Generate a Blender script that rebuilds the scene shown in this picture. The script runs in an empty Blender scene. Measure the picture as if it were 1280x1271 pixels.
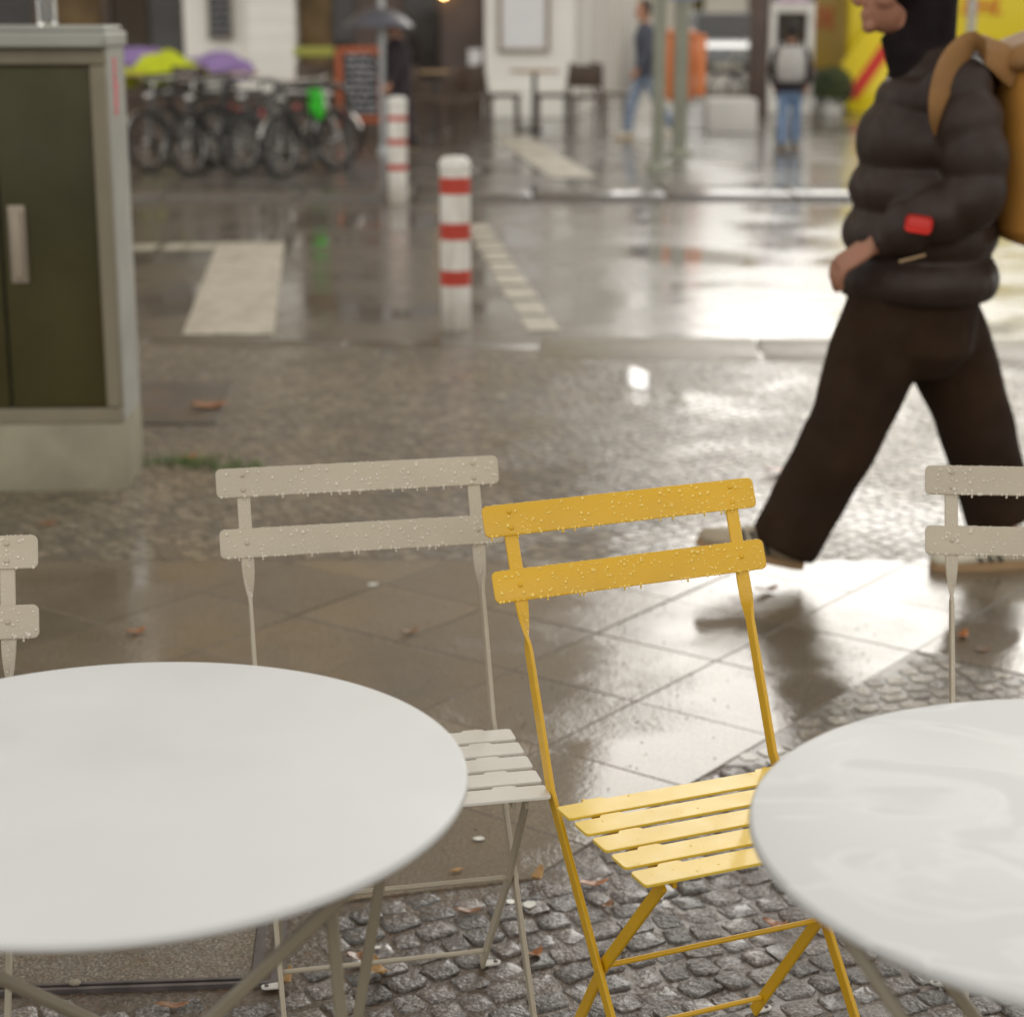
import bpy, bmesh, math, random
from mathutils import Vector, Matrix, noise as mnoise
R = math.radians
random.seed(11)
scene = bpy.context.scene
C = scene.collection

# ------------------------------------------------------------------ camera constants (medium format body, long lens)
F, PITCH, CAMZ, CX, CY = 2394.9, R(14.644), 1.5254, 640.0, 635.5
def ray(u, v):
    dx, dz = (u - CX) / F, -(v - CY) / F
    return Vector((dx, math.cos(PITCH) + dz * math.sin(PITCH), -math.sin(PITCH) + dz * math.cos(PITCH)))
def G(u, v, z=0.0):                      # ground point (height z) seen at a photo position
    d = ray(u, v); t = (z - CAMZ) / d.z
    p = d * t; p.z = z
    return p
def at(u, v, Y):                         # point at distance Y seen at a photo position
    d = ray(u, v); p = d * (Y / d.y); p.z += CAMZ
    return p

# ------------------------------------------------------------------ materials
def new_mat(name):
    m = bpy.data.materials.new(name); m.use_nodes = True
    nt = m.node_tree; b = nt.nodes['Principled BSDF']
    return m, nt, b
def N(nt, typ, **kw):
    n = nt.nodes.new(typ)
    for k, v in kw.items():
        if k.startswith('i_'): n.inputs[k[2:].replace('_', ' ')].default_value = v
        else: setattr(n, k, v)
    return n
def ramp(nt, fac, stops):
    r = nt.nodes.new('ShaderNodeValToRGB'); e = r.color_ramp.elements
    while len(e) < len(stops): e.new(0.5)
    for i, (p, c) in enumerate(stops):
        e[i].position = p
        e[i].color = (c[0], c[1], c[2], 1) if not isinstance(c, (int, float)) else (c, c, c, 1)
    nt.links.new(fac, r.inputs[0]); return r.outputs[0]
def noise(nt, vec, scale, detail=4, rough=0.55, dist=0.0):
    n = nt.nodes.new('ShaderNodeTexNoise'); n.inputs['Scale'].default_value = scale
    n.inputs['Detail'].default_value = detail; n.inputs['Roughness'].default_value = rough
    n.inputs['Distortion'].default_value = dist
    nt.links.new(vec, n.inputs['Vector']); return n.outputs['Fac']
def coords(nt, kind='Object', scale=None):
    t = nt.nodes.new('ShaderNodeTexCoord'); o = t.outputs[kind]
    if scale:
        m = nt.nodes.new('ShaderNodeMapping'); m.inputs['Scale'].default_value = scale
        nt.links.new(o, m.inputs['Vector']); o = m.outputs['Vector']
    return o
def mixc(nt, fac, a, b, mode='MIX'):
    m = nt.nodes.new('ShaderNodeMix'); m.data_type = 'RGBA'; m.blend_type = mode
    if isinstance(fac, (int, float)): m.inputs[0].default_value = fac
    else: nt.links.new(fac, m.inputs[0])
    for i, s in ((6, a), (7, b)):
        if isinstance(s, (tuple, list)): m.inputs[i].default_value = (s[0], s[1], s[2], 1)
        else: nt.links.new(s, m.inputs[i])
    return m.outputs[2]
def math_n(nt, op, a, b=None):
    m = nt.nodes.new('ShaderNodeMath'); m.operation = op
    for i, s in enumerate((a, b)):
        if s is None: continue
        if isinstance(s, (int, float)): m.inputs[i].default_value = s
        else: nt.links.new(s, m.inputs[i])
    return m.outputs[0]
def bump(nt, h, strength, dist=0.01):
    b = nt.nodes.new('ShaderNodeBump'); b.inputs['Distance'].default_value = dist
    if isinstance(strength, (int, float)): b.inputs['Strength'].default_value = strength
    else: nt.links.new(strength, b.inputs['Strength'])
    nt.links.new(h, b.inputs['Height']); return b.outputs[0]

def paint(name, col, rough=0.35, var=0.12, scale=6.0, coat=0.0, metallic=0.0, bmp=0.0, bscale=200.0, spec=0.5):
    m, nt, b = new_mat(name)
    v = coords(nt)
    f = noise(nt, v, scale, 5)
    dk = tuple(c * (1 - var) for c in col); lt = tuple(min(1, c * (1 + var)) for c in col)
    nt.links.new(ramp(nt, f, [(0.3, dk), (0.7, lt)]), b.inputs['Base Color'])
    nt.links.new(ramp(nt, noise(nt, v, scale * 2.3, 3), [(0.3, rough * 0.8), (0.7, min(1, rough * 1.25))]), b.inputs['Roughness'])
    b.inputs['Metallic'].default_value = metallic
    b.inputs['Specular IOR Level'].default_value = spec
    b.inputs['Coat Weight'].default_value = coat
    b.inputs['Coat Roughness'].default_value = 0.08
    if bmp: nt.links.new(bump(nt, noise(nt, v, bscale, 3), bmp, 0.002), b.inputs['Normal'])
    return m

def wet_stone(name, c_dark, c_mid, c_light, speck=220.0, rough=0.42, coat=0.7, coat_rough=(0.04, 0.22), patch=1.6,
              bstr=0.5, bscale=160.0, bdist=0.004, tint=(0.09, 0.055, 0.03), tint_amt=0.5, wave=0.0, puddle=(0.45, 0.62), var_island=False, isl=(.6, 1.4), cior=1.4):
    """wet mineral surface: speckled grain, brown silt patches, a water film that is smoother in the puddles"""
    m, nt, b = new_mat(name)
    v = coords(nt)
    g = noise(nt, v, speck, 3, 0.7)
    big = noise(nt, v, patch, 5, 0.6)
    mid = noise(nt, v, patch * 9, 4, 0.6)
    c = ramp(nt, g, [(0.34, c_dark), (0.5, c_mid), (0.68, c_light)])
    c = mixc(nt, ramp(nt, mid, [(0.45, 0.0), (0.75, tint_amt)]), c, tint)
    c = mixc(nt, ramp(nt, big, [(0.35, 0.35), (0.65, 0.0)]), c, (c_dark[0] * .7, c_dark[1] * .65, c_dark[2] * .55))
    if var_island:
        gi = nt.nodes.new('ShaderNodeNewGeometry')
        hv = nt.nodes.new('ShaderNodeHueSaturation')
        nt.links.new(ramp(nt, gi.outputs['Random Per Island'], [(0, isl[0]), (1, isl[1])]), hv.inputs['Value'])
        nt.links.new(c, hv.inputs['Color']); c = hv.outputs[0]
    nt.links.new(c, b.inputs['Base Color'])
    b.inputs['Roughness'].default_value = rough
    pud = ramp(nt, noise(nt, v, patch * 1.7, 4, 0.55, 0.3), [(puddle[0], 0.0), (puddle[1], 1.0)])   # 1 = standing water
    b.inputs['Coat IOR'].default_value = cior
    b.inputs['Coat Weight'].default_value = coat
    cr = nt.nodes.new('ShaderNodeMapRange'); nt.links.new(pud, cr.inputs[0])
    cr.inputs[3].default_value = coat_rough[1]; cr.inputs[4].default_value = coat_rough[0]
    nt.links.new(cr.outputs[0], b.inputs['Coat Roughness'])
    st = nt.nodes.new('ShaderNodeMapRange'); nt.links.new(pud, st.inputs[0])
    st.inputs[3].default_value = bstr; st.inputs[4].default_value = bstr * 0.12
    h = math_n(nt, 'ADD', noise(nt, v, bscale, 4, 0.65), math_n(nt, 'MULTIPLY', noise(nt, v, bscale * .25, 3), 1.2))
    nb = bump(nt, h, st.outputs[0], bdist)
    nt.links.new(nb, b.inputs['Normal'])
    st2 = nt.nodes.new('ShaderNodeMapRange'); nt.links.new(pud, st2.inputs[0])
    st2.inputs[3].default_value = bstr * .45; st2.inputs[4].default_value = bstr * 0.05
    h2 = h
    if wave:
        h2 = math_n(nt, 'ADD', h, math_n(nt, 'MULTIPLY', noise(nt, coords(nt, 'Object', (1, 3, 1)), 4.0, 2), wave))
    nt.links.new(bump(nt, h2, st2.outputs[0], bdist), b.inputs['Coat Normal'])
    return m

M = {}
M['cobble'] = wet_stone('wet granite cobble', (.036, .030, .025), (.125, .108, .096), (.38, .345, .32), speck=150, rough=.5,
                        coat=.65, coat_rough=(.06, .22), cior=1.5, patch=5, bstr=1.0, bscale=85, bdist=.010, tint=(.09, .055, .025), tint_amt=.65, var_island=True)
M['mosaic'] = wet_stone('wet mosaic stone', (.075, .054, .031), (.17, .132, .082), (.33, .272, .19), speck=80, rough=.6,
                        coat=.85, coat_rough=(.03, .2), cior=1.48, patch=.9, bstr=.9, bscale=45, bdist=.010, tint=(.12, .08, .045), tint_amt=.5, var_island=True, isl=(.5, 1.5), puddle=(.42, .6))
M['mosaic_sand'] = wet_stone('wet joint sand', (.05, .036, .02), (.10, .076, .046), (.2, .16, .11), speck=120, rough=.6, coat=.8,
                       coat_rough=(.05, .2), cior=1.45, patch=.9, bstr=.6, bscale=60, bdist=.006, tint=(.12, .08, .04), tint_amt=.6)
M['joint'] = wet_stone('wet joint silt', (.03, .019, .010), (.075, .050, .028), (.17, .12, .075), speck=140, rough=.5, coat=.6,
                       coat_rough=(.05, .25), patch=6, bstr=.9, bscale=70, bdist=.008, tint=(.13, .062, .02), tint_amt=.7)
M['slab'] = wet_stone('wet concrete slab', (.07, .048, .025), (.14, .102, .058), (.28, .222, .142), speck=150, rough=.6, coat=1.0,
                      coat_rough=(.012, .14), patch=1.3, bstr=.6, bscale=80, bdist=.005, tint=(.12, .075, .033), tint_amt=.6, puddle=(.38, .58), var_island=True, isl=(.8, 1.2), cior=1.55)
M['road'] = wet_stone('wet asphalt road', (.048, .035, .021), (.09, .067, .042), (.165, .13, .088), speck=60, rough=.5, coat=1.0,
                      coat_rough=(.02, .2), patch=.55, bstr=.42, bscale=40, bdist=.006, tint=(.10, .07, .04), tint_amt=.4, wave=1.5, puddle=(.44, .60))
M['kerb'] = wet_stone('wet granite kerb', (.15, .124, .086), (.24, .205, .15), (.36, .315, .24), speck=90, rough=.6, coat=.3,
                      coat_rough=(.2, .35), patch=1.5, bstr=.6, bscale=60, bdist=.008, tint_amt=.3)
M['far_pave'] = wet_stone('wet far pavement', (.04, .033, .025), (.085, .071, .056), (.17, .145, .115), speck=40, rough=.5, coat=.8,
                          coat_rough=(.04, .22), patch=.5, bstr=.4, bscale=30, bdist=.006, tint_amt=.3, puddle=(.4, .6))
M['mark'] = wet_stone('worn white road paint', (.42, .375, .295), (.58, .525, .425), (.70, .645, .54), speck=60, rough=.55, coat=.3,
                      coat_rough=(.15, .35), patch=1.1, bstr=.2, bscale=50, tint=(.16, .125, .08), tint_amt=.75)
M['plate_conc'] = wet_stone('aggregate cover infill', (.035, .026, .016), (.11, .085, .055), (.40, .34, .26), speck=230, rough=.5, coat=.55,
                            coat_rough=(.08, .25), patch=3.5, bstr=.7, bscale=200, tint=(.10, .055, .02), tint_amt=.7)
M['dark_plate'] = wet_stone('dark iron cover', (.03, .026, .025), (.065, .055, .052), (.12, .105, .10), speck=60, rough=.4, coat=.6, patch=3, bstr=.3, bscale=60)
M['steel'] = paint('weathered steel', (.10, .085, .085), .38, .35, 18, coat=.5, metallic=.4, bmp=.3)
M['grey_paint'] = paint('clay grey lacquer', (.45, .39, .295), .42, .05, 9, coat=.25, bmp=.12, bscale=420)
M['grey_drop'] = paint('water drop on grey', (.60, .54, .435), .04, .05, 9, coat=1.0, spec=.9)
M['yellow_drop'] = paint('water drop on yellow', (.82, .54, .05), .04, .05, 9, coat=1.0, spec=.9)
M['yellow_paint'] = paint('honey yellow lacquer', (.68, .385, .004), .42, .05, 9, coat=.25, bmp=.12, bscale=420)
M['grey_seat'] = paint('rain wet sky lit grey lacquer', (.66, .625, .56), .4, .05, 9, coat=.5, bmp=.1, bscale=300)  # sky sheen on the wet seat painted in as a paler base
M['yellow_seat'] = paint('rain wet sky lit yellow lacquer', (.80, .54, .045), .4, .05, 9, coat=.35, bmp=.1, bscale=300)  # seat yellow lightened in colour to carry the sky's reflection
M['table_white'] = paint('off white table lacquer', (.66, .66, .65), .55, .03, 3, coat=.0, bmp=.05, bscale=300)
def table_wet():
    m, nt, b = new_mat('wet white table lacquer')
    v = coords(nt)
    n1 = noise(nt, coords(nt, 'Object', (1, 1.5, 1)), 4.6, 3, .5, 1.0)
    pud = ramp(nt, n1, [(.48, 0.0), (.53, 1.0)])
    rim = ramp(nt, n1, [(.455, 0.0), (.485, 1.0), (.50, 1.0), (.54, 0.0)])         # meniscus along the pool edges, its bright glint painted as a paler colour
    c = mixc(nt, pud, (.63, .63, .62), (.575, .575, .565))
    nt.links.new(mixc(nt, math_n(nt, 'MULTIPLY', rim, .5), c, (.73, .73, .72)), b.inputs['Base Color'])
    nt.links.new(ramp(nt, pud, [(0, .55), (1, .40)]), b.inputs['Roughness'])
    b.inputs['Specular IOR Level'].default_value = .3
    h = math_n(nt, 'ADD', pud, math_n(nt, 'MULTIPLY', noise(nt, v, 22, 2), .15))
    nt.links.new(bump(nt, h, .12, .003), b.inputs['Normal'])
    return m
M['table_wet'] = table_wet()
M['table_leg'] = paint('taupe leg lacquer', (.27, .23, .165), .4, .06, 9)
M['tab'] = paint('pale foot tab', (.62, .6, .55), .4, .06, 9)
M['black'] = paint('black rubber', (.012, .011, .010), .6, .2, 9)
M['dark_metal'] = paint('dark grey metal', (.05, .045, .042), .35, .2, 9, coat=.3)
M['chrome'] = paint('bright metal', (.55, .53, .5), .25, .1, 9, metallic=.9)
M['cab_grey'] = paint('grey cabinet shell', (.31, .305, .27), .5, .1, 3, bmp=.15, bscale=60)
M['cab_frame'] = paint('khaki cabinet frame', (.20, .17, .115), .5, .12, 3, bmp=.15, bscale=60)
M['cab_door'] = paint('dark olive door', (.050, .043, .014), .45, .35, 1.6, coat=.06, spec=.2)
M['cab_plinth'] = paint('weathered plinth', (.26, .235, .165), .7, .25, 4, bmp=.5, bscale=50)
M['pink'] = paint('pink sticker', (.72, .10, .16), .5, .35, 40)
M['red'] = paint('red band', (.46, .045, .025), .45, .15, 8)
M['white'] = paint('white paint', (.74, .71, .65), .45, .13, 9)
def post_white():
    m, nt, b = new_mat('scuffed white post')
    v = coords(nt); sp = nt.nodes.new('ShaderNodeSeparateXYZ'); nt.links.new(v, sp.inputs[0])
    low = ramp(nt, math_n(nt, 'ADD', sp.outputs[2], math_n(nt, 'MULTIPLY', noise(nt, v, 14, 4), .22)), [(.10, 1.0), (.34, 0.0)])
    c = ramp(nt, noise(nt, coords(nt, 'Object', (14, 14, 3)), 1.0, 5, .65), [(.35, (.56, .52, .45)), (.6, (.75, .72, .66))])
    nt.links.new(mixc(nt, math_n(nt, 'MULTIPLY', low, .65), c, (.22, .18, .12)), b.inputs['Base Color']); b.inputs['Roughness'].default_value = .45
    return m
M['post_white'] = post_white()
M['white_wall'] = paint('white plaster', (.82, .785, .72), .8, .05, 1.0)
M['side_wall'] = paint('pale grey plaster', (.72, .68, .64), .8, .06, .6)
M['beige_wall'] = paint('beige plaster', (.40, .28, .145), .85, .15, .4)
M['brown_wall'] = paint('brown shop panel', (.085, .055, .042), .5, .3, 1.2)
M['dark_shop'] = paint('dark shop interior', (.030, .020, .010), .7, .6, .5)
M['glass_dark'] = paint('dark window glass', (.03, .026, .024), .08, .3, 1, coat=.5, spec=.8)
M['curtain'] = paint('curtain brown', (.12, .075, .03), .8, .5, 2)
M['wood'] = paint('tan wood', (.42, .28, .15), .45, .15, 5)
M['wood_dark'] = paint('dark brown wood', (.07, .042, .026), .5, .25, 5)
M['orange_frame'] = paint('orange red frame', (.40, .095, .03), .5, .15, 5)
M['slate'] = paint('chalkboard slate', (.03, .028, .03), .6, .4, 14)
M['chalk'] = paint('chalk', (.42, .41, .42), .9, .2, 20)
M['poster'] = paint('pale poster', (.74, .72, .72), .4, .04, 3)
M['frame_grey'] = paint('taupe frame', (.30, .25, .19), .5, .1, 5)
M['lime'] = paint('lime fleece', (.52, .58, .015), .9, .12, 6)
M['purple'] = paint('purple fleece', (.26, .17, .36), .9, .25, 3)
M['green'] = paint('bright green', (.05, .62, .03), .5, .1, 6)
M['olive_strip'] = paint('olive yellow strip', (.34, .34, .06), .6, .1, 5)
M['pole_green'] = paint('grey green pole', (.25, .25, .19), .5, .15, 3)
M['pole_grey'] = paint('galvanised pole', (.42, .42, .42), .4, .15, 8, metallic=.3)
M['orange'] = paint('litter bin orange', (.75, .22, .06), .45, .1, 5)
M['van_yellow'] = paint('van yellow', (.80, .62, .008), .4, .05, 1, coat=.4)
M['van_shade'] = paint('ochre shaded van yellow', (.42, .27, .006), .5, .1, 1)  # van yellow darkened to ochre: shade painted on the rear face
M['text_red'] = paint('red lettering', (.60, .03, .02), .5, .05, 5)
M['blue_sign'] = paint('blue sign', (.30, .33, .46), .5, .1, 5)
M['pink_poster'] = paint('pale pink poster', (.72, .55, .66), .5, .25, 4)
M['skin'] = paint('skin', (.48, .24, .15), .5, .08, 12)
M['skin_shade'] = paint('shaded skin', (.34, .155, .095), .55, .1, 12)  # darker copy of skin, shade on the hooded walker put into the colour
M['hair'] = paint('dark hair', (.015, .010, .008), .6, .3, 40)
M['puffer'] = paint('dark brown puffer nylon', (.030, .017, .012), .5, .2, 9, spec=.3, bmp=.25, bscale=60)
M['fleece_dark'] = paint('black fleece hood', (.012, .008, .008), .9, .12, 12, spec=.15)
M['trouser_dark'] = paint('dark brown trousers', (.026, .013, .006), .9, .35, 5, bmp=.5, bscale=14, spec=.2)
M['trouser_hem'] = paint('jacket hem cloth', (.05, .026, .017), .7, .2, 8)
M['shoe_white'] = paint('cream leather', (.62, .56, .44), .45, .08, 10)
M['shoe_dark'] = paint('darker cream leather', (.36, .29, .20), .5, .15, 10)  # darker tone of the cream leather, for the front shoe
M['sole'] = paint('gum sole', (.32, .20, .10), .6, .1, 10)
M['pack'] = paint('ochre backpack cloth', (.42, .19, .03), .7, .18, 6, bmp=.3, bscale=120)
M['pack_dark'] = paint('tan strap cloth', (.26, .13, .04), .7, .15, 8)
M['jeans'] = paint('blue jeans', (.16, .24, .38), .8, .15, 12)
M['jeans_grey'] = paint('grey blue jeans', (.24, .29, .38), .8, .15, 12)
M['navy'] = paint('navy jacket', (.07, .075, .10), .7, .15, 8)
M['coat_purple'] = paint('dark plum coat', (.028, .018, .022), .8, .2, 6)
M['umbrella'] = paint('dark grey umbrella cloth', (.07, .068, .085), .35, .2, 6, coat=.3)
M['pale_pack'] = paint('pale grey pack', (.46, .44, .41), .7, .1, 8)
M['leaf_orange'] = paint('orange brown leaf', (.34, .12, .03), .5, .4, 60, coat=.5)
M['leaf_brown'] = paint('brown leaf', (.22, .095, .035), .5, .4, 60, coat=.5)
M['leaf_tan'] = paint('tan leaf', (.42, .24, .08), .5, .3, 60, coat=.4)
M['paper'] = paint('wet paper', (.72, .71, .64), .5, .12, 40, coat=.4)
M['grass'] = paint('weed green', (.10, .17, .03), .6, .3, 20)
M['concrete_pale'] = paint('pale concrete', (.62, .59, .55), .7, .08, 2)
M['car_grey'] = paint('grey car paint', (.16, .17, .18), .2, .1, 3, coat=1)
M['lamp_white'] = paint('headlight reflector', (.85, .85, .85), .15, .03, 5, coat=1)
M['tail_red'] = paint('tail light', (.5, .05, .04), .2, .1, 5, coat=1)
M['cream_wall'] = paint('cream plaster', (.74, .69, .60), .8, .05, .5)
M['foliage'] = paint('hedge leaves', (.05, .07, .025), .7, .4, 6)
def glass():
    m, nt, b = new_mat('clear glass')
    v = coords(nt)
    nt.links.new(ramp(nt, noise(nt, v, 8, 2), [(0, (.9, .92, .92)), (1, (.97, .98, .98))]), b.inputs['Base Color'])
    b.inputs['Transmission Weight'].default_value = 1; b.inputs['Roughness'].default_value = .02; b.inputs['IOR'].default_value = 1.45
    return m
M['glass'] = glass()
def glow():
    m, nt, b = new_mat('warm lamp glass')
    b.inputs['Base Color'].default_value = (1, .8, .5, 1)
    b.inputs['Emission Color'].default_value = (1, .62, .22, 1); b.inputs['Emission Strength'].default_value = 14
    return m
M['glow'] = glow()

# ------------------------------------------------------------------ mesh helpers
class MB:
    def __init__(s): s.v = []; s.f = []
    def add(s, vs, fs):
        o = len(s.v); s.v += [tuple(v) for v in vs]; s.f += [tuple(i + o for i in f) for f in fs]; return s
    def box(s, c, size, rz=0.0, ch=0.0, mat=None):
        hx, hy, hz = (d / 2 for d in size)
        if ch <= 0:
            vs = [Vector((x, y, z)) for z in (-hz, hz) for y in (-hy, hy) for x in (-hx, hx)]
            fs = [(0, 2, 3, 1), (4, 5, 7, 6), (0, 1, 5, 4), (2, 6, 7, 3), (0, 4, 6, 2), (1, 3, 7, 5)]
        else:
            bm = bmesh.new(); bmesh.ops.create_cube(bm, size=1)
            for v in bm.verts: v.co = Vector((v.co.x * size[0], v.co.y * size[1], v.co.z * size[2]))
            bmesh.ops.bevel(bm, geom=bm.edges[:], offset=ch, segments=2, affect='EDGES', profile=.5)
            bm.verts.index_update(); vs = [v.co.copy() for v in bm.verts]; fs = [[v.index for v in f.verts] for f in bm.faces]; bm.free()
        m = mat if mat is not None else Matrix.Rotation(rz, 3, 'Z')
        return s.add([m @ v + Vector(c) for v in vs], fs)
    def tube(s, path, r, n=8, cap=True):
        path = [Vector(p) for p in path]; rs = r if isinstance(r, (list, tuple)) else [r] * len(path)
        return s.loft(path, [(a, a) for a in rs], n=n, cap=cap)
    def loft(s, path, radii, side=None, n=12, cap=True, power=2.0):
        path = [Vector(p) for p in path]; L = len(path); rings = []
        prev = None
        for i, p in enumerate(path):
            t = (path[min(i + 1, L - 1)] - path[max(i - 1, 0)]).normalized()
            if side is not None: a = Vector(side) - t * Vector(side).dot(t)
            elif prev is not None: a = prev - t * prev.dot(t)
            else:
                a = Vector((1, 0, 0)) if abs(t.x) < .8 else Vector((0, 1, 0)); a = a - t * a.dot(t)
            a.normalize(); prev = a; b = t.cross(a)
            ring = []
            for k in range(n):
                th = 2 * math.pi * k / n; cs, sn = math.cos(th), math.sin(th)
                cs = math.copysign(abs(cs) ** (2 / power), cs); sn = math.copysign(abs(sn) ** (2 / power), sn)
                ring.append(p + a * (cs * radii[i][0]) + b * (sn * radii[i][1]))
            rings.append(ring)
        vs = [q for r_ in rings for q in r_]; fs = []
        for i in range(L - 1):
            for k in range(n):
                k2 = (k + 1) % n
                fs.append((i * n + k, i * n + k2, (i + 1) * n + k2, (i + 1) * n + k))
        if cap:
            fs.append(tuple(range(n - 1, -1, -1))); fs.append(tuple((L - 1) * n + k for k in range(n)))
        return s.add(vs, fs)
    def bar(s, path, secs):
        """flat bar: per point (half a, half b, twist); a starts along x"""
        path = [Vector(p) for p in path]; L = len(path); vs = []
        for i, p in enumerate(path):
            t = (path[min(i + 1, L - 1)] - path[max(i - 1, 0)]).normalized()
            a = Vector((1, 0, 0)) - t * t.x; a.normalize(); b = t.cross(a)
            ha, hb, tw = secs[i]
            a2 = a * math.cos(tw) + b * math.sin(tw); b2 = b * math.cos(tw) - a * math.sin(tw)
            c = min(ha, hb) * .35
            for sx, sy in ((-1, -1), (1, -1), (1, 1), (-1, 1)):
                if sx * sy > 0:
                    q = [(sx * ha, sy * (hb - c)), (sx * (ha - c), sy * hb)]
                else:
                    q = [(sx * (ha - c), sy * hb), (sx * ha, sy * (hb - c))]
                # keep counter-clockwise order
                if (sx, sy) == (-1, -1): q = [(-ha, -(hb - c)), (-(ha - c), -hb)]
                if (sx, sy) == (1, -1): q = [((ha - c), -hb), (ha, -(hb - c))]
                if (sx, sy) == (1, 1): q = [(ha, (hb - c)), ((ha - c), hb)]
                if (sx, sy) == (-1, 1): q = [(-(ha - c), hb), (-ha, (hb - c))]
                for x, y in q: vs.append(p + a2 * x + b2 * y)
        n = 8; fs = []
        for i in range(L - 1):
            for k in range(n):
                k2 = (k + 1) % n; fs.append((i * n + k, i * n + k2, (i + 1) * n + k2, (i + 1) * n + k))
        fs.append(tuple(range(n - 1, -1, -1))); fs.append(tuple((L - 1) * n + k for k in range(n)))
        return s.add(vs, fs)
    def lathe(s, prof, c=(0, 0, 0), n=32, axis='Z'):
        c = Vector(c); vs = []; fs = []
        for (r, z) in prof:
            for k in range(n):
                th = 2 * math.pi * k / n
                p = Vector((r * math.cos(th), r * math.sin(th), z))
                if axis == 'Y': p = Vector((p.x, p.z, p.y))
                if axis == 'X': p = Vector((p.z, p.x, p.y))
                vs.append(c + p)
        L = len(prof)
        for i in range(L - 1):
            for k in range(n):
                k2 = (k + 1) % n; fs.append((i * n + k, i * n + k2, (i + 1) * n + k2, (i + 1) * n + k))
        if prof[0][0] > 1e-6: fs.append(tuple(range(n - 1, -1, -1)))
        if prof[-1][0] > 1e-6: fs.append(tuple((L - 1) * n + k for k in range(n)))
        return s.add(vs, fs)
    def ball(s, c, r, nu=12, nv=8, mat=None):
        rx, ry, rz = r if isinstance(r, (tuple, list)) else (r, r, r)
        c = Vector(c); vs = []; fs = []
        for j in range(nv + 1):
            ph = math.pi * j / nv - math.pi / 2
            for i in range(nu):
                th = 2 * math.pi * i / nu
                p = Vector((rx * math.cos(ph) * math.cos(th), ry * math.cos(ph) * math.sin(th), rz * math.sin(ph)))
                if mat is not None: p = mat @ p
                vs.append(c + p)
        for j in range(nv):
            for i in range(nu):
                i2 = (i + 1) % nu; fs.append((j * nu + i, j * nu + i2, (j + 1) * nu + i2, (j + 1) * nu + i))
        return s.add(vs, fs)
    def prism(s, poly, z0, z1):
        n = len(poly)
        vs = [(x, y, z0) for x, y in poly] + [(x, y, z1) for x, y in poly]
        fs = [tuple(range(n - 1, -1, -1)), tuple(range(n, 2 * n))]
        fs += [(k, (k + 1) % n, n + (k + 1) % n, n + k) for k in range(n)]
        return s.add(vs, fs)
    def torus(s, c, Rr, r, axis, n=32, k=8):
        c = Vector(c); ax = Vector(axis).normalized()
        a = Vector((0, 0, 1)) if abs(ax.z) < .9 else Vector((1, 0, 0)); a = (a - ax * a.dot(ax)).normalized(); b = ax.cross(a)
        vs = []; fs = []
        for i in range(n):
            th = 2 * math.pi * i / n; d = a * math.cos(th) + b * math.sin(th)
            for j in range(k):
                ph = 2 * math.pi * j / k
                vs.append(c + d * (Rr + r * math.cos(ph)) + ax * (r * math.sin(ph)))
        for i in range(n):
            for j in range(k):
                i2, j2 = (i + 1) % n, (j + 1) % k
                fs.append((i * k + j, i2 * k + j, i2 * k + j2, i * k + j2))
        return s.add(vs, fs)
    def xf(s, m):
        s.v = [tuple(m @ Vector(v)) for v in s.v]; return s
    def build(s, name, m, parent=None, smooth=None, bevel=0.0, remesh=0.0, sm_iter=0, subd=0):
        me = bpy.data.meshes.new(name); me.from_pydata(s.v, [], s.f)
        bm = bmesh.new(); bm.from_mesh(me); bmesh.ops.recalc_face_normals(bm, faces=bm.faces[:]); bm.to_mesh(me); bm.free()
        me.materials.append(m if not isinstance(m, str) else M[m])
        o = bpy.data.objects.new(name, me); C.objects.link(o)
        if parent is not None: o.parent = parent
        if bevel:
            b = o.modifiers.new('bevel', 'BEVEL'); b.width = bevel; b.segments = 2; b.limit_method = 'ANGLE'; b.angle_limit = R(40)
        if remesh:
            r = o.modifiers.new('remesh', 'REMESH'); r.mode = 'VOXEL'; r.voxel_size = remesh; r.use_smooth_shade = True
            if sm_iter:
                q = o.modifiers.new('smooth', 'SMOOTH'); q.iterations = sm_iter; q.factor = .5
        if subd:
            q = o.modifiers.new('subdivision', 'SUBSURF'); q.levels = subd; q.render_levels = subd
        if smooth is None: smooth = 35
        if smooth is not False:
            me.polygons.foreach_set('use_smooth', [True] * len(me.polygons))
            me.set_sharp_from_angle(angle=R(smooth))
        return o

def tag(o, label=None, cat=None, group=None, kind=None):
    if label: o['label'] = label
    if cat: o['category'] = cat
    if group: o['group'] = group
    if kind: o['kind'] = kind
    return o
def thing(name, label, cat, loc=(0, 0, 0), rz=0.0, group=None):
    o = bpy.data.objects.new(name, None); o.empty_display_size = .2; C.objects.link(o)
    o.location = loc; o.rotation_euler = (0, 0, rz)
    return tag(o, label, cat, group)
def dup(o, parent=None):
    c = o.copy(); C.objects.link(c)
    if parent is not None: c.parent = parent
    for ch in list(o.children): dup(ch, c)
    return c
def copy_thing(root, loc, rz, label):
    c = dup(root); c.location = loc; c.rotation_euler = (0, 0, rz); c['label'] = label
    return c

# ================================================================== GROUND
ROADZ, FARZ = -0.016, 0.03
def sheet(name, poly, z, m, th=0.0):
    b = MB()
    if th: b.prism(poly, z - th, z)
    else: b.add([(x, y, z) for x, y in poly], [tuple(range(len(poly)))])
    return tag(b.build(name, m, smooth=False), kind='structure')
sheet('ground', [(-400, -60), (400, -60), (400, 700), (-400, 700)], -0.20, 'far_pave')
sheet('pavement_base', [(-14, -6), (14, -6), (14, 7.78), (-14, 9.74)], -0.0038, 'joint', .15)
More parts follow.
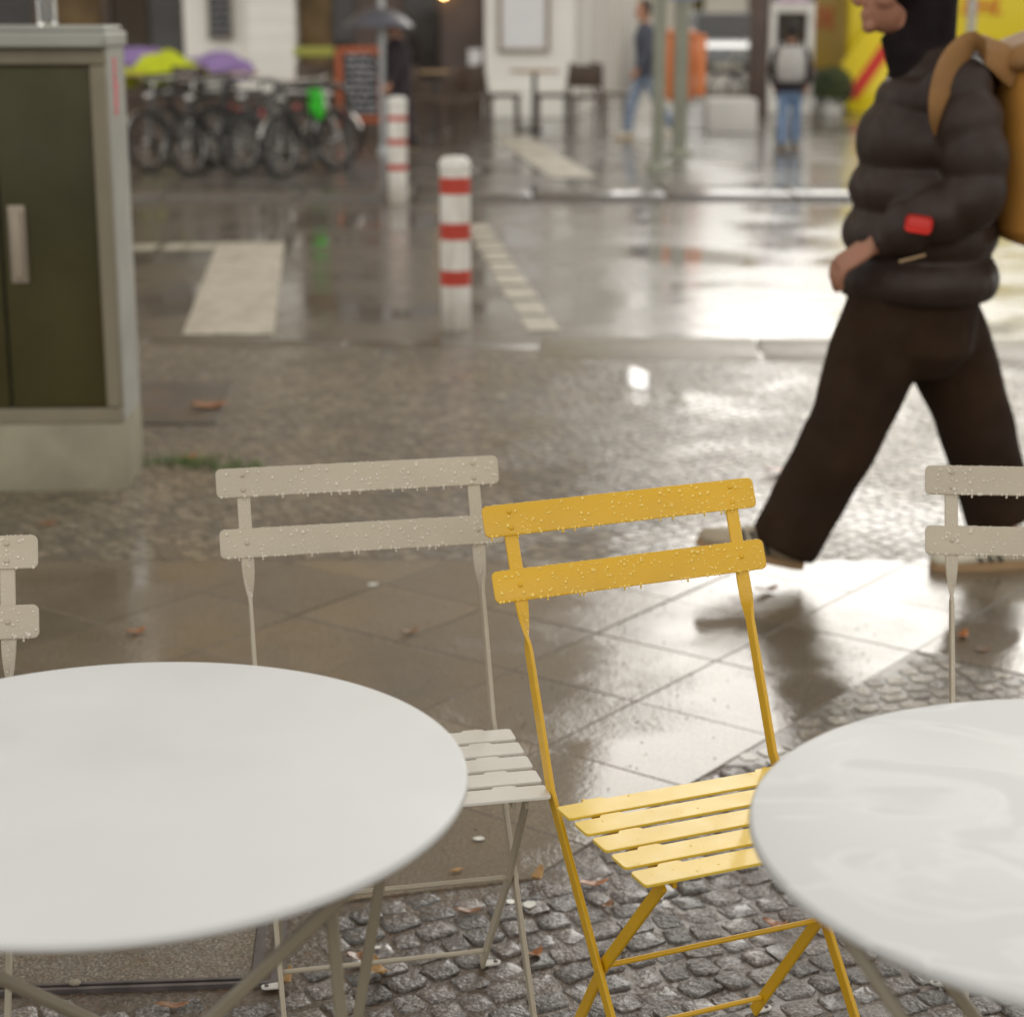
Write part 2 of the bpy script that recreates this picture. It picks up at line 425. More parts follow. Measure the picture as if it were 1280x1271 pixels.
# near kerb: a row of long stones; dropped and nearly level with the road
kb, kl = MB(), MB()
x = -14.0
while x < 14:
    L = random.uniform(.9, 1.15)
    y0 = 8.83 - (x + L / 2) * .07
    (kl if x + L / 2 < .25 else kb).box((x + L / 2, y0, -.098), (L - .004, .16 if x + L / 2 < .25 else .62, .2), rz=R(-4 + random.uniform(-.3, .3)), ch=.012)
    x += L
tag(kb.build('near_kerb', 'kerb'), kind='structure'); tag(kl.build('near_kerb', 'mosaic_sand'), kind='structure')
sheet('road', [(-90, 8.0), (90, 8.0), (90, 16.3), (-90, 16.3)], ROADZ, 'road', .1)
kb = MB(); x = -30.0
while x < 30:
    L = random.uniform(.9, 1.15)
    kb.box((x + L / 2, 16.4, -.03), (L - .012, .9, .12), ch=.03); x += L
tag(kb.build('far_kerb', 'far_pave'), kind='structure')
sheet('far_pavement', [(-90, 16.84), (90, 16.84), (90, 120), (-90, 120)], FARZ, 'far_pave', .2)

# slabs: 35 cm squares laid on the diagonal
SA = R(-37); SU = Vector((math.cos(SA), math.sin(SA))); SV = Vector((-math.sin(SA), math.cos(SA))); S0 = Vector((.282, 4.103)); SL = .352
sheet('slab_joint_sand', [(-14, 3.3), (.05, 3.3), (.05, 5.24), (-14, 5.24)], -.0022, 'joint')
sheet('mosaic_sand', [(-14, 5.25), (14, 5.25), (14, 7.78), (-14, 9.74)], -.0026, 'mosaic_sand')
sheet('mosaic_sand', [(.3, 3.73), (8, 3.73), (8, 4.74), (.3, 4.74)], -.0024, 'mosaic_sand')
sheet('slab_joint_sand', [(.05, 4.75), (14, 4.75), (14, 5.24), (.05, 5.24)], -.0022, 'joint')
def near_edge(x):
    pts = [(-9, 2.95), (-.3, 3.09), (.18, 3.23), (.43, 3.62), (.85, 4.25), (1.6, 4.45), (9, 4.6)]
    for (x0, y0), (x1, y1) in zip(pts, pts[1:]):
        if x0 <= x <= x1: return y0 + (y1 - y0) * (x - x0) / (x1 - x0)
    return 3
def clip(poly, nx, ny, d):               # keep nx*x+ny*y >= d
    out = []
    for i, p in enumerate(poly):
        q = poly[(i + 1) % len(poly)]
        a, b_ = nx * p[0] + ny * p[1] - d, nx * q[0] + ny * q[1] - d
        if a >= 0: out.append(p)
        if a * b_ < 0:
            t = a / (a - b_); out.append((p[0] + (q[0] - p[0]) * t, p[1] + (q[1] - p[1]) * t))
    return out
def inset(poly, d):
    cx = sum(p[0] for p in poly) / len(poly); cy = sum(p[1] for p in poly) / len(poly)
    out = []
    for x_, y_ in poly:
        l = math.hypot(x_ - cx, y_ - cy) + 1e-6; out.append((x_ - (x_ - cx) / l * d, y_ - (y_ - cy) / l * d))
    return out
slabs = MB(); slab_cells = set()
for i in range(-26, 27):
    for j in range(-26, 27):
        c = S0 + SU * (SL * (i + .5)) + SV * (SL * (j + .5))
        if abs(c.x) > 5.5 or not (2.6 < c.y < 5.6): continue
        sawtooth = c.x > .12
        if sawtooth and not ((i < 1 and j >= -1) or j >= 2): continue
        g = .0016
        poly = []
        for a, b_ in ((0, 0), (1, 0), (1, 1), (0, 1)):
            q = S0 + SU * (SL * (i + a) + (g if a == 0 else -g)) + SV * (SL * (j + b_) + (g if b_ == 0 else -g)); poly.append((q.x, q.y))
        poly = clip(poly, 0, -1, -5.25)
        if not sawtooth: poly = clip(poly, -.27, 1, 3.18)
        if len(poly) < 3: continue
        ar = abs(sum(poly[k][0] * poly[(k + 1) % len(poly)][1] - poly[(k + 1) % len(poly)][0] * poly[k][1] for k in range(len(poly)))) / 2
        if ar < .004: continue
        dz = random.uniform(-.0012, .0012); tx, ty = random.uniform(-.004, .004), random.uniform(-.004, .004)
        zf = lambda p, e: dz + (p[0] - c.x) * tx + (p[1] - c.y) * ty + e
        pi = inset(poly, .0022); n = len(poly)
        vs = [(p[0], p[1], -.04) for p in poly] + [(p[0], p[1], zf(p, -.003)) for p in poly] + [(p[0], p[1], zf(p, 0)) for p in pi]
        fs = [tuple(2 * n + k for k in range(n))]
        for r_ in (0, 1):
            fs += [(r_ * n + k, r_ * n + (k + 1) % n, (r_ + 1) * n + (k + 1) % n, (r_ + 1) * n + k) for k in range(n)]
        slabs.add(vs, fs); slab_cells.add((i, j))
tag(slabs.build('slab_pavement', 'slab', smooth=25), kind='structure')
def on_slab(x, y):
    if y > 5.25: return False
    if x <= .12: return y > 3.18 + .27 * x - .0
    d = Vector((x, y)) - S0
    return (math.floor(d.dot(SU) / SL), math.floor(d.dot(SV) / SL)) in slab_cells

def stones(name, m, reg, pitch, rot, top, fine, seed, jit=.20):
    rnd = random.Random(seed); mb = MB()
    x0, x1, y0, y1 = reg; cx, cy = (x0 + x1) / 2, (y0 + y1) / 2
    rad = math.hypot(x1 - x0, y1 - y0) / 2; n = int(rad / pitch) + 2
    ca, sa = math.cos(rot), math.sin(rot)
    for j in range(-n, n + 1):
        off = rnd.uniform(0, pitch); xx = -rad + off
        while xx < rad:
            w = pitch * rnd.uniform(.82, 1.28); xm = xx + w / 2; xx += w
            ly = j * pitch + .035 * math.sin(xm * 3.1 + j * .13) + .02 * math.sin(xm * 7 + 1.3)
            X = cx + xm * ca - ly * sa; Y = cy + xm * sa + ly * ca
            if not (x0 < X < x1 and y0 < Y < y1): continue
            hw, hh = w / 2 - .0028, pitch * rnd.uniform(.9, 1.04) / 2 - .0022
            if any(on_slab(X + a * hw * .85, Y + b_ * hh * .85) for a, b_ in ((0, 0), (1, 0), (-1, 0), (0, 1), (0, -1))): continue
            if fine and in_cover(X, Y, .04): continue
            if not fine and in_far_cover(X, Y): continue
            a0 = rot + rnd.uniform(-.16, .16) + .25 * math.cos(xm * 3.1 + j * .13) * .3
            c_, s_ = math.cos(a0), math.sin(a0); k = 12 if fine else 6
            pts = []
            ph = rnd.uniform(0, 6)
            for q in range(k):
                th = 2 * math.pi * (q + .5) / k; cs, sn = math.cos(th), math.sin(th)
                e = .38 if fine else .5
                px = math.copysign(abs(cs) ** e, cs) * hw * (1 + rnd.uniform(-jit, jit) * .6)
                py = math.copysign(abs(sn) ** e, sn) * hh * (1 + rnd.uniform(-jit, jit) * .6)
                pts.append((px * c_ - py * s_, px * s_ + py * c_))
            zt = top + (rnd.uniform(-.003, .002) if fine else rnd.uniform(-.0012, .0006)); ta = .035 if fine else .009; tx, ty = rnd.uniform(-ta, ta), rnd.uniform(-ta, ta)
            levels = ((1.0, -.035), (1.0, -.0042), (.955, -.0008), (.72, .0003)) if fine else ((1.0, -.02), (1.0, -.0025), (.92, 0))
            vs = []
            for sc, dz in levels:
                for (px, py) in pts:
                    rr = rnd.uniform(-.0012, .0012) if fine and dz > -.003 else 0
                    vs.append((X + px * sc, Y + py * sc, zt + dz + (px * tx + py * ty if dz > -.03 else 0) + rr))
            fs = []
            for r_ in range(len(levels) - 1):
                fs += [(r_ * k + q, r_ * k + (q + 1) % k, (r_ + 1) * k + (q + 1) % k, (r_ + 1) * k + q) for q in range(k)]
            ctop = len(levels) - 1
            if fine:
                vs.append((X, Y, zt + .001 + rnd.uniform(-.001, .001))); ci = len(vs) - 1
                fs += [(ctop * k + q, ctop * k + (q + 1) % k, ci) for q in range(k)]
            else: fs.append(tuple(ctop * k + q for q in range(k)))
            mb.add(vs, fs)
    return tag(mb.build(name, m, smooth=60 if fine else 30), kind='structure')
CV = [(-1.35, 2.73), (-.375, 2.80), (-.41, 3.30), (-1.39, 3.23)]     # inspection cover outline
def in_cover(x, y, mrg):
    return x < -.375 + mrg and y < 3.30 + mrg and y > 2.80 + (x + .375) * .07 - mrg and x > -1.39 - mrg
FC = (-1.9, -1.12, 7.1, 7.95)
def in_far_cover(x, y): return y > (8.72 if x < .25 else 8.50) - .07 * x or FC[0] - .03 < x < FC[1] + .03 and FC[2] - .03 < y < FC[3] + .03
stones('cobble_pavement', 'cobble', (-1.9, 2.1, 1.5, 3.72), .057, R(24), 0.0, True, 3)
stones('mosaic_pavement', 'mosaic', (.2, 4.2, 3.73, 5.24), .056, R(20), 0.0, False, 9)
stones('mosaic_pavement', 'mosaic', (-4.2, 4.2, 5.27, 9.1), .058, R(38), 0.0, False, 5)

# covers set in the paving
cov = thing('inspection_cover', 'concrete filled inspection cover in a double steel frame under the left table', 'cover', (-.88, 3.0, 0))
def rel(o, p): return tuple(Vector(p) - o.location)
mb = MB(); mb.prism([(a - cov.location.x, b_ - cov.location.y) for a, b_ in inset(CV, .055)], -.03, .001); mb.build('infill', 'plate_conc', cov, smooth=False)
for nm, d0, d1, h in (('inner_frame', .037, .045, .004), ('outer_frame', .0, .010, .004)):
    mb = MB(); po = [(a - cov.location.x, b_ - cov.location.y) for a, b_ in inset(CV, d0)]; pi_ = [(a - cov.location.x, b_ - cov.location.y) for a, b_ in inset(CV, d1 + .008)]
    for k in range(4):
        a, b_, c_, d_ = po[k], po[(k + 1) % 4], pi_[(k + 1) % 4], pi_[k]
        mb.prism([a, b_, c_, d_], -.03, h)
    mb.build(nm, 'steel', cov, smooth=False)
mb = MB()
for k in range(46):
    t = k / 46; mb.box((-1.30 + .90 * t - cov.location.x, 2.765 + .90 * t * .07 - cov.location.y, -.008), (.012, .010, .012), rz=R(4))
mb.build('seal_ribs', 'steel', cov, smooth=False)
fc = MB(); fc.prism([(FC[0], FC[2]), (FC[1], FC[2]), (FC[1] - .05, FC[3]), (FC[0], FC[3])], -.04, .003)
tag(fc.build('utility_cover', 'dark_plate', smooth=False), 'dark flat iron cover set in the paving beside the cabinet', 'cover')

# painted markings on the road
def mark(name, poly, z=ROADZ + .004):
    b = MB(); b.add([(x_, y_, z) for x_, y_ in poly], [tuple(range(len(poly)))])
    return tag(b.build(name, 'mark', smooth=False), kind='structure')
def gp(u, v, z): p = G(u, v, z); return (p.x, p.y)
mark('road_marking', [gp(u, v, ROADZ + .004) for u, v in ((228, 418), (342, 418), (356, 303), (272, 303))])
a = Vector(gp(168, 310, ROADZ)); b_ = Vector(gp(270, 309, ROADZ)); d = (b_ - a)
for t in (-1.6, -1.15, -.7, -.25, .0, .36, .66):
    p, q = a + d * t, a + d * (t + (.27 if t < .5 else .33)); w = .34
    mark('road_marking', [(p.x, p.y - w / 2), (q.x, q.y - w / 2), (q.x, q.y + w / 2), (p.x, p.y + w / 2)])
a = Vector(gp(681, 416, ROADZ)); b_ = Vector(gp(594, 280, ROADZ)); d = (b_ - a); nrm = Vector((d.y, -d.x)).normalized()
for k in range(9):
    p, q = a + d * (k / 9 + .008), a + d * ((k + .86) / 9); w = .082 + random.uniform(-.006, .006)
    mark('road_marking', [tuple(p - nrm * w), tuple(p + nrm * w), tuple(q + nrm * w), tuple(q - nrm * w)])
mark('pavement_strip', [gp(u, v, FARZ + .004) for u, v in ((690, 222), (748, 222), (660, 169), (611, 169))], FARZ + .004)

# small standing puddles that mirror the sky
pm = wet_stone('standing water', (.02, .018, .015), (.03, .027, .022), (.05, .045, .035), rough=.3, coat=1, coat_rough=(.005, .02), bstr=.02, bscale=20, patch=1)
for (u, v, w, h) in ((797, 473, .055, .26),):
    c = G(u, v, .0045); b = MB(); pts = []
    for k in range(26):
        th = 2 * math.pi * k / 26; q = 1 + .3 * mnoise.noise(Vector((math.cos(th) * 1.5 + u, math.sin(th) * 1.5, v)))
        pts.append((c.x + w * q * math.cos(th), c.y + h * q * math.sin(th), .0045))
    b.add(pts, [tuple(range(26))]); tag(b.build('puddle', pm, smooth=False), kind='structure')

# ================================================================== CHAIRS
ZS, TR, W2, SHL, ZT2, S2, YR, ZP = .4309, .7877, .2272, .0466, .731, .1854, -.0045, .2288
UPS = TR - .1378 / .37
def upy(z): return (z - ZS) * (UPS if z > ZS else TR)
rt = Vector((0, UPS, 1)).normalized()            # direction up the reclined back
rn = Vector((0, -rt.z, rt.y))                    # its front normal
def drop(mb, p, nrm, r, squash=.62, sag=1.0):
    n = Vector(nrm).normalized(); a = n.orthogonal().normalized(); b_ = n.cross(a); nu, nv = 7, 3
    vs, fs = [], []
    for j in range(nv):
        ph = math.pi / 2 * j / nv
        for i in range(nu):
            th = 2 * math.pi * i / nu
            q = a * (math.cos(th) * math.cos(ph) * r) + b_ * (math.sin(th) * math.cos(ph) * r); q.z *= sag
            vs.append(p + q + n * (math.sin(ph) * r * squash))
    vs.append(p + n * (r * squash)); top = len(vs) - 1
    for j in range(nv - 1):
        for i in range(nu):
            i2 = (i + 1) % nu; fs.append((j * nu + i, j * nu + i2, (j + 1) * nu + i2, (j + 1) * nu + i))
    fs += [((nv - 1) * nu + i, (nv - 1) * nu + (i + 1) % nu, top) for i in range(nu)]
    mb.add(vs, fs)
def slat_mesh(w, h, t, r, seg=4):
    """rounded board in its own plane: x across, local y up the back, extruded by t toward the front"""
    pts = []
    for (sx, sy, a0) in ((1, 1, 0), (-1, 1, 90), (-1, -1, 180), (1, -1, 270)):
        for k in range(seg + 1):
            th = R(a0 + 90 * k / seg); pts.append((sx * (w - r) + r * math.cos(th), sy * (h - r) + r * math.sin(th)))
    return pts
def make_chair(label, pm_, dm, sm_, loc, rz, seed):
    rnd = random.Random(seed)
    t = thing('folding_chair', label, 'chair', loc, rz, 'folding bistro chairs around the tables')
    for ztop, rivs in ((.82, (-.012, .012)), (ZT2, (0.0,))):
        c0 = Vector((0, upy(ztop), ztop)) - rt * (SHL / 2)          # centre line at the front face of the posts
        mb = MB(); pts = slat_mesh(W2, SHL / 2, .003, .0085); n = len(pts); vs = []
        bow = lambda x_: .004 * (1 - (x_ / W2) ** 2)
        for d_, ins in ((.003, 0), (.0052, 0), (.006, .0012)):
            for x_, y_ in pts:
                xx, yy = x_ * (1 - ins / W2), y_ * (1 - ins / (SHL / 2))
                vs.append(Vector((xx, 0, 0)) + c0 + rt * yy + rn * (d_ - bow(x_) * 0))
        fs = [tuple(range(n - 1, -1, -1)), tuple(2 * n + k for k in range(n))]
        for r_ in (0, 1): fs += [(r_ * n + k, r_ * n + (k + 1) % n, (r_ + 1) * n + (k + 1) % n, (r_ + 1) * n + k) for k in range(n)]
        mb.add(vs, fs); sl = mb.build('backrest_slat', pm_, t, smooth=30)
        for sx in (-1, 1):
            for ry in rivs:
                b = MB(); drop(b, c0 + Vector((sx * S2, 0, 0)) + rt * ry + rn * .0055, rn, .0045, .75); b.build('rivet', pm_, sl, smooth=80)
        b = MB()
        k = 0
        while k < 330:
            k += 1
            x_ = rnd.uniform(-W2 + .004, W2 - .004); y_ = rnd.uniform(-SHL / 2 + .003, SHL / 2 - .003)
            dens = .55 + .45 * mnoise.noise(Vector((x_ * 14 + seed, y_ * 20, seed))) + .25 * (x_ / W2)
            if rnd.random() > dens: continue
            r_ = .0010 + .0018 * rnd.random() ** 2 + (.0008 if rnd.random() < .1 else 0)
            drop(b, c0 + Vector((x_, 0, 0)) + rt * y_ + rn * .0059, rn, r_, .75, rnd.uniform(1.0, 1.35))
        for q in range(46):                                           # beads gathered along the lower edge, some hanging
            x_ = rnd.uniform(-W2 + .006, W2 - .006); r_ = rnd.uniform(.0014, .0026)
            p = c0 + Vector((x_, 0, 0)) - rt * (SHL / 2 - .0012) + rn * .0055
            drop(b, p, rn, r_, .8, 1.2)
            if rnd.random() < .28:
                p2 = c0 + Vector((x_, 0, 0)) - rt * (SHL / 2) + rn * .0045
                b.loft([p2, p2 + Vector((0, 0, -.002)), p2 + Vector((0, 0, -.004)), p2 + Vector((0, 0, -.0052))], [(.0013,) * 2, (.0015,) * 2, (.0018,) * 2, (.0005,) * 2], n=6)
        for q in range(70):
            x_ = rnd.uniform(-W2 + .006, W2 - .006)
            drop(b, c0 + Vector((x_, 0, 0)) + rt * (SHL / 2 - .0002) + rn * .0045, rt, rnd.uniform(.0009, .0018), .7)
        tag(b.build('water_drops', dm, sl, smooth=80), kind='stuff')
    # back posts: flat at the top, twisted edge-on below the lower slat, running down to the front feet
    for sx in (-1, 1):
        path, secs = [], []
        zz = [.812, .78, .74, .70, .690, .680, .670, .660, .650, .640, .630, .62, .56, .48, .4309, .40, .30, .2288, .12, .03, 0.0]
        for z in zz:
            tw = 0 if z >= .695 else (math.pi / 2 if z <= .625 else math.pi / 2 * ((.695 - z) / .07) ** 1.3)
            path.append((sx * S2, upy(z), z)); secs.append((.0102, .0028 if z > .6 else .0033, tw * sx))
        b = MB().bar(path, secs); ps = b.build('back_post', pm_, t, smooth=30)
        b = MB()
        for q in range(60):
            z = rnd.uniform(.64, .80) if rnd.random() < .6 else rnd.uniform(.46, .64)
            wd = .0085 if z > .68 else .0026
            drop(b, Vector((sx * S2 + rnd.uniform(-wd, wd), upy(z), z)) + rn * (.0028 if z > .69 else .0095), rn, rnd.uniform(.0007, .0015), .7)
        tag(b.build('water_drops', dm, ps, smooth=80), kind='stuff')
        # seat leg running back to the rear foot
        top = Vector((sx * .168, -.312, .418)); mid = Vector((sx * (S2 - .009), upy(ZP), ZP)); bot = Vector((sx * (S2 - .02), YR, 0.003))
        b = MB().bar([top, top.lerp(mid, .5), mid, mid.lerp(bot, .5), bot], [(.003, .0095, 0)] * 5); lg = b.build('leg', pm_, t, smooth=30)
        b = MB(); b.lathe([(.0, 0), (.0045, 0), (.0045, .006), (.003, .007), (0, .007)], (0, 0, 0), 10, 'X')
        b.xf(Matrix.Translation((sx * (S2 + .002) - (.003 if sx < 0 else .003), upy(ZP), ZP))); b.build('pivot_bolt', pm_, lg, smooth=40)
        b = MB(); pts = [(0, -.009), (.020, -.008)]
        for k in range(9):
            th = R(-80 + 160 * k / 8); pts.append((.024 + .0075 * math.cos(th), .0075 * math.sin(th)))
        pts += [(.020, .008), (0, .009)]
        b.prism([(bot.x + sx * p[0], bot.y + p[1]) for p in (pts if sx > 0 else pts[::-1])], .002, .0045)
        b.box((bot.x, bot.y, .008), (.003, .018, .012))
        tb = b.build('foot_tab', 'tab', t, smooth=30)
        b = MB(); b.lathe([(.0, 0), (.0034, 0), (.0034, .003), (.0, .0036)], (bot.x + sx * .023, bot.y, .0046), 8); b.build('screw', 'steel', tb, smooth=40)
        # seat rail under the slats
        b = MB().bar([(sx * .150, -.035, .4183), (sx * .150, -.18, .4183), (sx * .150, -.312, .4183)], [(.0085, .003, math.pi / 2)] * 3); b.build('seat_rail', pm_, t, smooth=30)
    # seat: five slats with raised tabs where they are fixed to the rails
    b = MB(); dep, pitch_ = .0445, .0574
    for k in range(5):
        yc = -.0537 - dep / 2 - k * pitch_; w = W2 * .89
        pts = slat_mesh(w, dep / 2, .003, .006, 3)
        pp = []
        for x_, y_ in pts: pp.append((x_, yc + y_))
        n = len(pp); vs = []
        sag = lambda y_: -.0035 * max(0, (abs(y_ - yc) - dep * .25) / (dep * .25)) ** 2 if True else 0
        zb = ZS - .003
        for z_, s_ in ((zb - .001, 1.0), (zb + .002, 1.0), (zb + .003, .985)):
            vs += [(x_ * (s_ * .2 + .8), yc + (y_ - yc) * s_, z_) for x_, y_ in pp]
        fs = [tuple(range(n - 1, -1, -1)), tuple(2 * n + q for q in range(n))]
        for r_ in (0, 1): fs += [(r_ * n + q, r_ * n + (q + 1) % n, (r_ + 1) * n + (q + 1) % n, (r_ + 1) * n + q) for q in range(n)]
        b.add(vs, fs)
        for sx in (-1, 1):
            px = sx * .142; y0 = yc + dep / 2 - .002
            tabp = [(px - .019, y0), (px + .019, y0), (px + .017, y0 + .006), (px + .013, y0 + .009), (px - .013, y0 + .009), (px - .017, y0 + .006)]
            b.prism(tabp, zb - .0008, zb + .0028)
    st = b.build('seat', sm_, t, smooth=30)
    b = MB()
    for q in range(160):
        k = rnd.randrange(5); yc = -.0537 - dep / 2 - k * pitch_
        drop(b, Vector((rnd.uniform(-.2, .2), yc + rnd.uniform(-.02, .02), ZS - .0002)), (0, 0, 1), .0006 + .0016 * rnd.random() ** 2.5, .35)
    tag(b.build('water_drops', sm_, st, smooth=80), kind='stuff')
    b = MB().tube([(-S2 + .004, upy(ZP), ZP), (S2 - .004, upy(ZP), ZP)], .0042, 10); b.build('stretcher', pm_, t, smooth=60)
    b = MB().tube([(-S2 + .022, YR - .0245, .039), (S2 - .022, YR - .0245, .039)], .0042, 10); b.build('stretcher', pm_, t, smooth=60)
    return t
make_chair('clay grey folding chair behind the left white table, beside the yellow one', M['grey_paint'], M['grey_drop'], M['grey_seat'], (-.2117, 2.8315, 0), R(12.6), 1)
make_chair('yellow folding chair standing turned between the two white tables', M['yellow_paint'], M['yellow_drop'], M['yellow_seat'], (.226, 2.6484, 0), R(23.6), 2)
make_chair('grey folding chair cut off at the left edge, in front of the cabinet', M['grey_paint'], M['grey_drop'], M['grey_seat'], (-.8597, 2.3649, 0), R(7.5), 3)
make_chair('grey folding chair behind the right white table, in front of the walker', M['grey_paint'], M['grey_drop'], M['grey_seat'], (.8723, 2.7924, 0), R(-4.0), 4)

# ================================================================== TABLES
def make_table(label, loc, h, m, legs):
    t = thing('round_table', label, 'table', loc, 0, 'round bistro tables')
    r = .3736
    prof = [(0, h), (r - .0045, h), (r - .0022, h - .0006), (r - .0006, h - .0022), (r, h - .0045), (r, h - .010), (r - .002, h - .012), (r - .006, h - .012), (r - .007, h - .006), (0, h - .006)]
    MB().lathe(prof, (0, 0, 0), 128).build('tabletop', m, t, smooth=50)
    for p, q in legs:
        MB().bar([p, Vector(p).lerp(Vector(q), .5), q], [(.0065, .0065, 0)] * 3).build('leg', 'table_leg', t, smooth=30)
    b = MB().bar([(-.26, 0, h - .014), (0, 0, h - .014), (.26, 0, h - .014)], [(.009, .004, 0)] * 3)
    b.bar([(0, -.24, h - .016), (.001, 0, h - .016), (0, .24, h - .016)], [(.009, .004, 0)] * 3)
    b.build('underframe', 'table_leg', t, smooth=30)
    return t
tl = Vector((-.4204, 1.9043, 0))
def L(p): return tuple(Vector(p) - tl)
make_table('dry white round table at the left, cut off by the picture edge', tl, .7326, M['table_white'],
           [(L((-.118, 1.77, .712)), L((-.80, 1.86, .0))), (L((-.70, 1.70, .712)), L((-.15, 2.30, 0))),
            (L((-.125, 2.02, .712)), L((-.245, 2.05, 0))), (L((-.195, 1.83, .712)), L((-.155, 1.86, 0)))])
tr_ = Vector((.6058, 1.715, 0))
def L(p): return tuple(Vector(p) - tr_)
make_table('rain wet white round table at the right, beside the yellow chair', tr_, .7537, M['table_wet'],
           [(L((.285, 1.60, .735)), L((.80, 1.40, 0))), (L((.93, 1.60, .735)), L((.42, 1.40, 0))),
            (L((.30, 1.86, .735)), L((.84, 1.98, 0))), (L((.93, 1.86, .735)), L((.40, 1.98, 0)))])

# ================================================================== LEAVES AND LITTER
def leaf(u, v, ln, wd, rot, m, label, curl=.3, z=.004):
    c = G(u, v, z); b = MB(); n = 7; vs = []; fs = []
    for i in range(n):
        t = i / (n - 1); w = wd * math.sin(math.pi * min(1, t * .93 + .04)) ** .8 / 2
        lift = curl * ln * (t - .5) ** 2 * 1.6
        for s_ in (-1, 0, 1):
            vs.append(((t - .5) * ln, s_ * w * (1 + .2 * math.sin(9 * t + s_)), lift + abs(s_) * curl * wd * .35 + .002 * math.sin(t * 7)))
    for i in range(n - 1):
        for k in (0, 1): fs.append((i * 3 + k, (i + 1) * 3 + k, (i + 1) * 3 + k + 1, i * 3 + k + 1))
    b.add(vs, fs)
    o = b.build('fallen_leaf', m, smooth=80); o.location = c; o.rotation_euler = (0, 0, R(rot))
    sm = o.modifiers.new('solid', 'SOLIDIFY'); sm.thickness = .0006
    return tag(o, label, 'leaf', 'fallen leaves on the wet paving')
leaf(671, 1099, .052, .022, 70, 'leaf_tan', 'curled tan leaf on the slab just right of the grey chair leg', .7)
leaf(740, 1104, .06, .02, 8, 'leaf_orange', 'thin russet leaf lying flat under the yellow seat edge', .2)
leaf(759, 1132, .035, .016, 60, 'leaf_brown', 'small brown leaf beside the yellow front leg', .3)
leaf(669, 1193, .035, .02, 50, 'leaf_orange', 'small orange leaf on the cobbles right of the grey chair foot', .4)
leaf(474, 1216, .06, .026, 110, 'leaf_tan', 'long curled tan leaf on the cobbles under the grey chair stretcher', .6)
leaf(448, 1198, .04, .03, 20, 'leaf_brown', 'crumpled brown leaf beside the long curled tan leaf', .5)
leaf(358, 1228, .05, .016, 80, 'leaf_tan', 'narrow golden leaf standing beside the left foot tab of the grey chair', .8)
leaf(969, 1156, .045, .022, -20, 'leaf_orange', 'rust coloured leaf on the cobbles under the upper yellow stretcher', .4)
leaf(1203, 796, .06, .03, 60, 'leaf_orange', 'bright orange leaf on the slabs by the right grey chair', .4)
leaf(1228, 812, .04, .02, 10, 'leaf_brown', 'small faded leaf right of the bright orange leaf', .3)
leaf(958, 738, .07, .035, 20, 'leaf_brown', 'brown leaf on the wet slabs right of the yellow backrest', .3)
leaf(975, 590, .11, .06, 10, 'leaf_orange', 'reddish leaf in front of the walking trouser leg', .3)
leaf(262, 508, .15, .09, 10, 'leaf_orange', 'orange leaf lying on the dark iron cover', .2)
leaf(60, 655, .05, .03, 20, 'leaf_orange', 'orange leaf on the mosaic paving in front of the cabinet', .3)
leaf(170, 790, .05, .03, 30, 'leaf_orange', 'orange leaf on the slabs above the left table', .3)
leaf(215, 1256, .055, .018, 5, 'leaf_brown', 'flat dark leaf on the steel frame of the inspection cover', .15)
leaf(512, 790, .05, .024, 25, 'leaf_brown', 'dark leaf on the slabs seen under the grey chair back', .3)
leaf(585, 1138, .05, .018, 5, 'leaf_brown', 'dark rusty leaf at the edge of the slabs behind the grey stretcher', .2)
leaf(235, 573, .07, .05, 40, 'leaf_orange', 'small orange leaf among the weeds by the cabinet', .3)
def scrap(u, v, w, d_, rot, m, label, name='paper_scrap', cat='litter', th=.0009, n=9):
    c = G(u, v, .001); b = MB(); rnd = random.Random(u * 7 + v)
    pts = [(w / 2 * math.cos(2 * math.pi * k / n) * rnd.uniform(.8, 1.1), d_ / 2 * math.sin(2 * math.pi * k / n) * rnd.uniform(.8, 1.1)) for k in range(n)]
    b.prism(pts, 0, th); o = b.build(name, m, smooth=30, bevel=th * .3); o.location = c; o.rotation_euler = (R(rnd.uniform(-6, 6)), R(rnd.uniform(-6, 6)), R(rot)); o.location.z += .002
    return tag(o, label, cat, 'scraps of litter on the wet paving')
scrap(599, 1049, .022, .018, 0, 'paper', 'pale round flattened chewing gum on the slab between the grey and yellow chairs', n=14)
scrap(466, 731, .03, .022, 10, 'paper', 'white scrap on the slabs seen under the grey chair back')
scrap(821, 1121, .024, .03, 20, 'paper', 'white torn paper on the cobbles under the yellow seat', n=5)
scrap(661, 1131, .026, .03, -20, 'paper', 'pale paper right of the grey chair pivot', n=6)
scrap(638, 1128, .016, .02, 40, 'paper', 'smaller pale paper touching the grey chair post', n=6)
scrap(571, 1089, .030, .009, 24, 'leaf_tan', 'short tan wood splinter on the slab behind the grey stretcher', n=4, th=.004)
scrap(471, 1185, .018, .01, 0, 'paper', 'tiny white fleck on the cobbles left of the grey chair foot', n=6)
scrap(93, 1231, .022, .020, 0, 'kerb', 'pale pebble lying on the edge of the inspection cover', 'pebble', 'pebble', .006)
scrap(245, 1254, .014, .013, 0, 'cobble', 'small grey pebble in front of the inspection cover', 'pebble', 'pebble', .005)
rnd = random.Random(8); gr = MB()
for q in range(420):                                     # grit specks washed over the slabs
    u, v = rnd.uniform(60, 1270), rnd.uniform(705, 1090); c = G(u, v, .001)
    gr.ball(c, (rnd.uniform(.001, .0035), rnd.uniform(.001, .003), .0015), 5, 3)
tag(gr.build('grit', 'plate_conc'), 'pale grit specks scattered over the wet slabs', 'grit', None, 'stuff')
gr = MB()
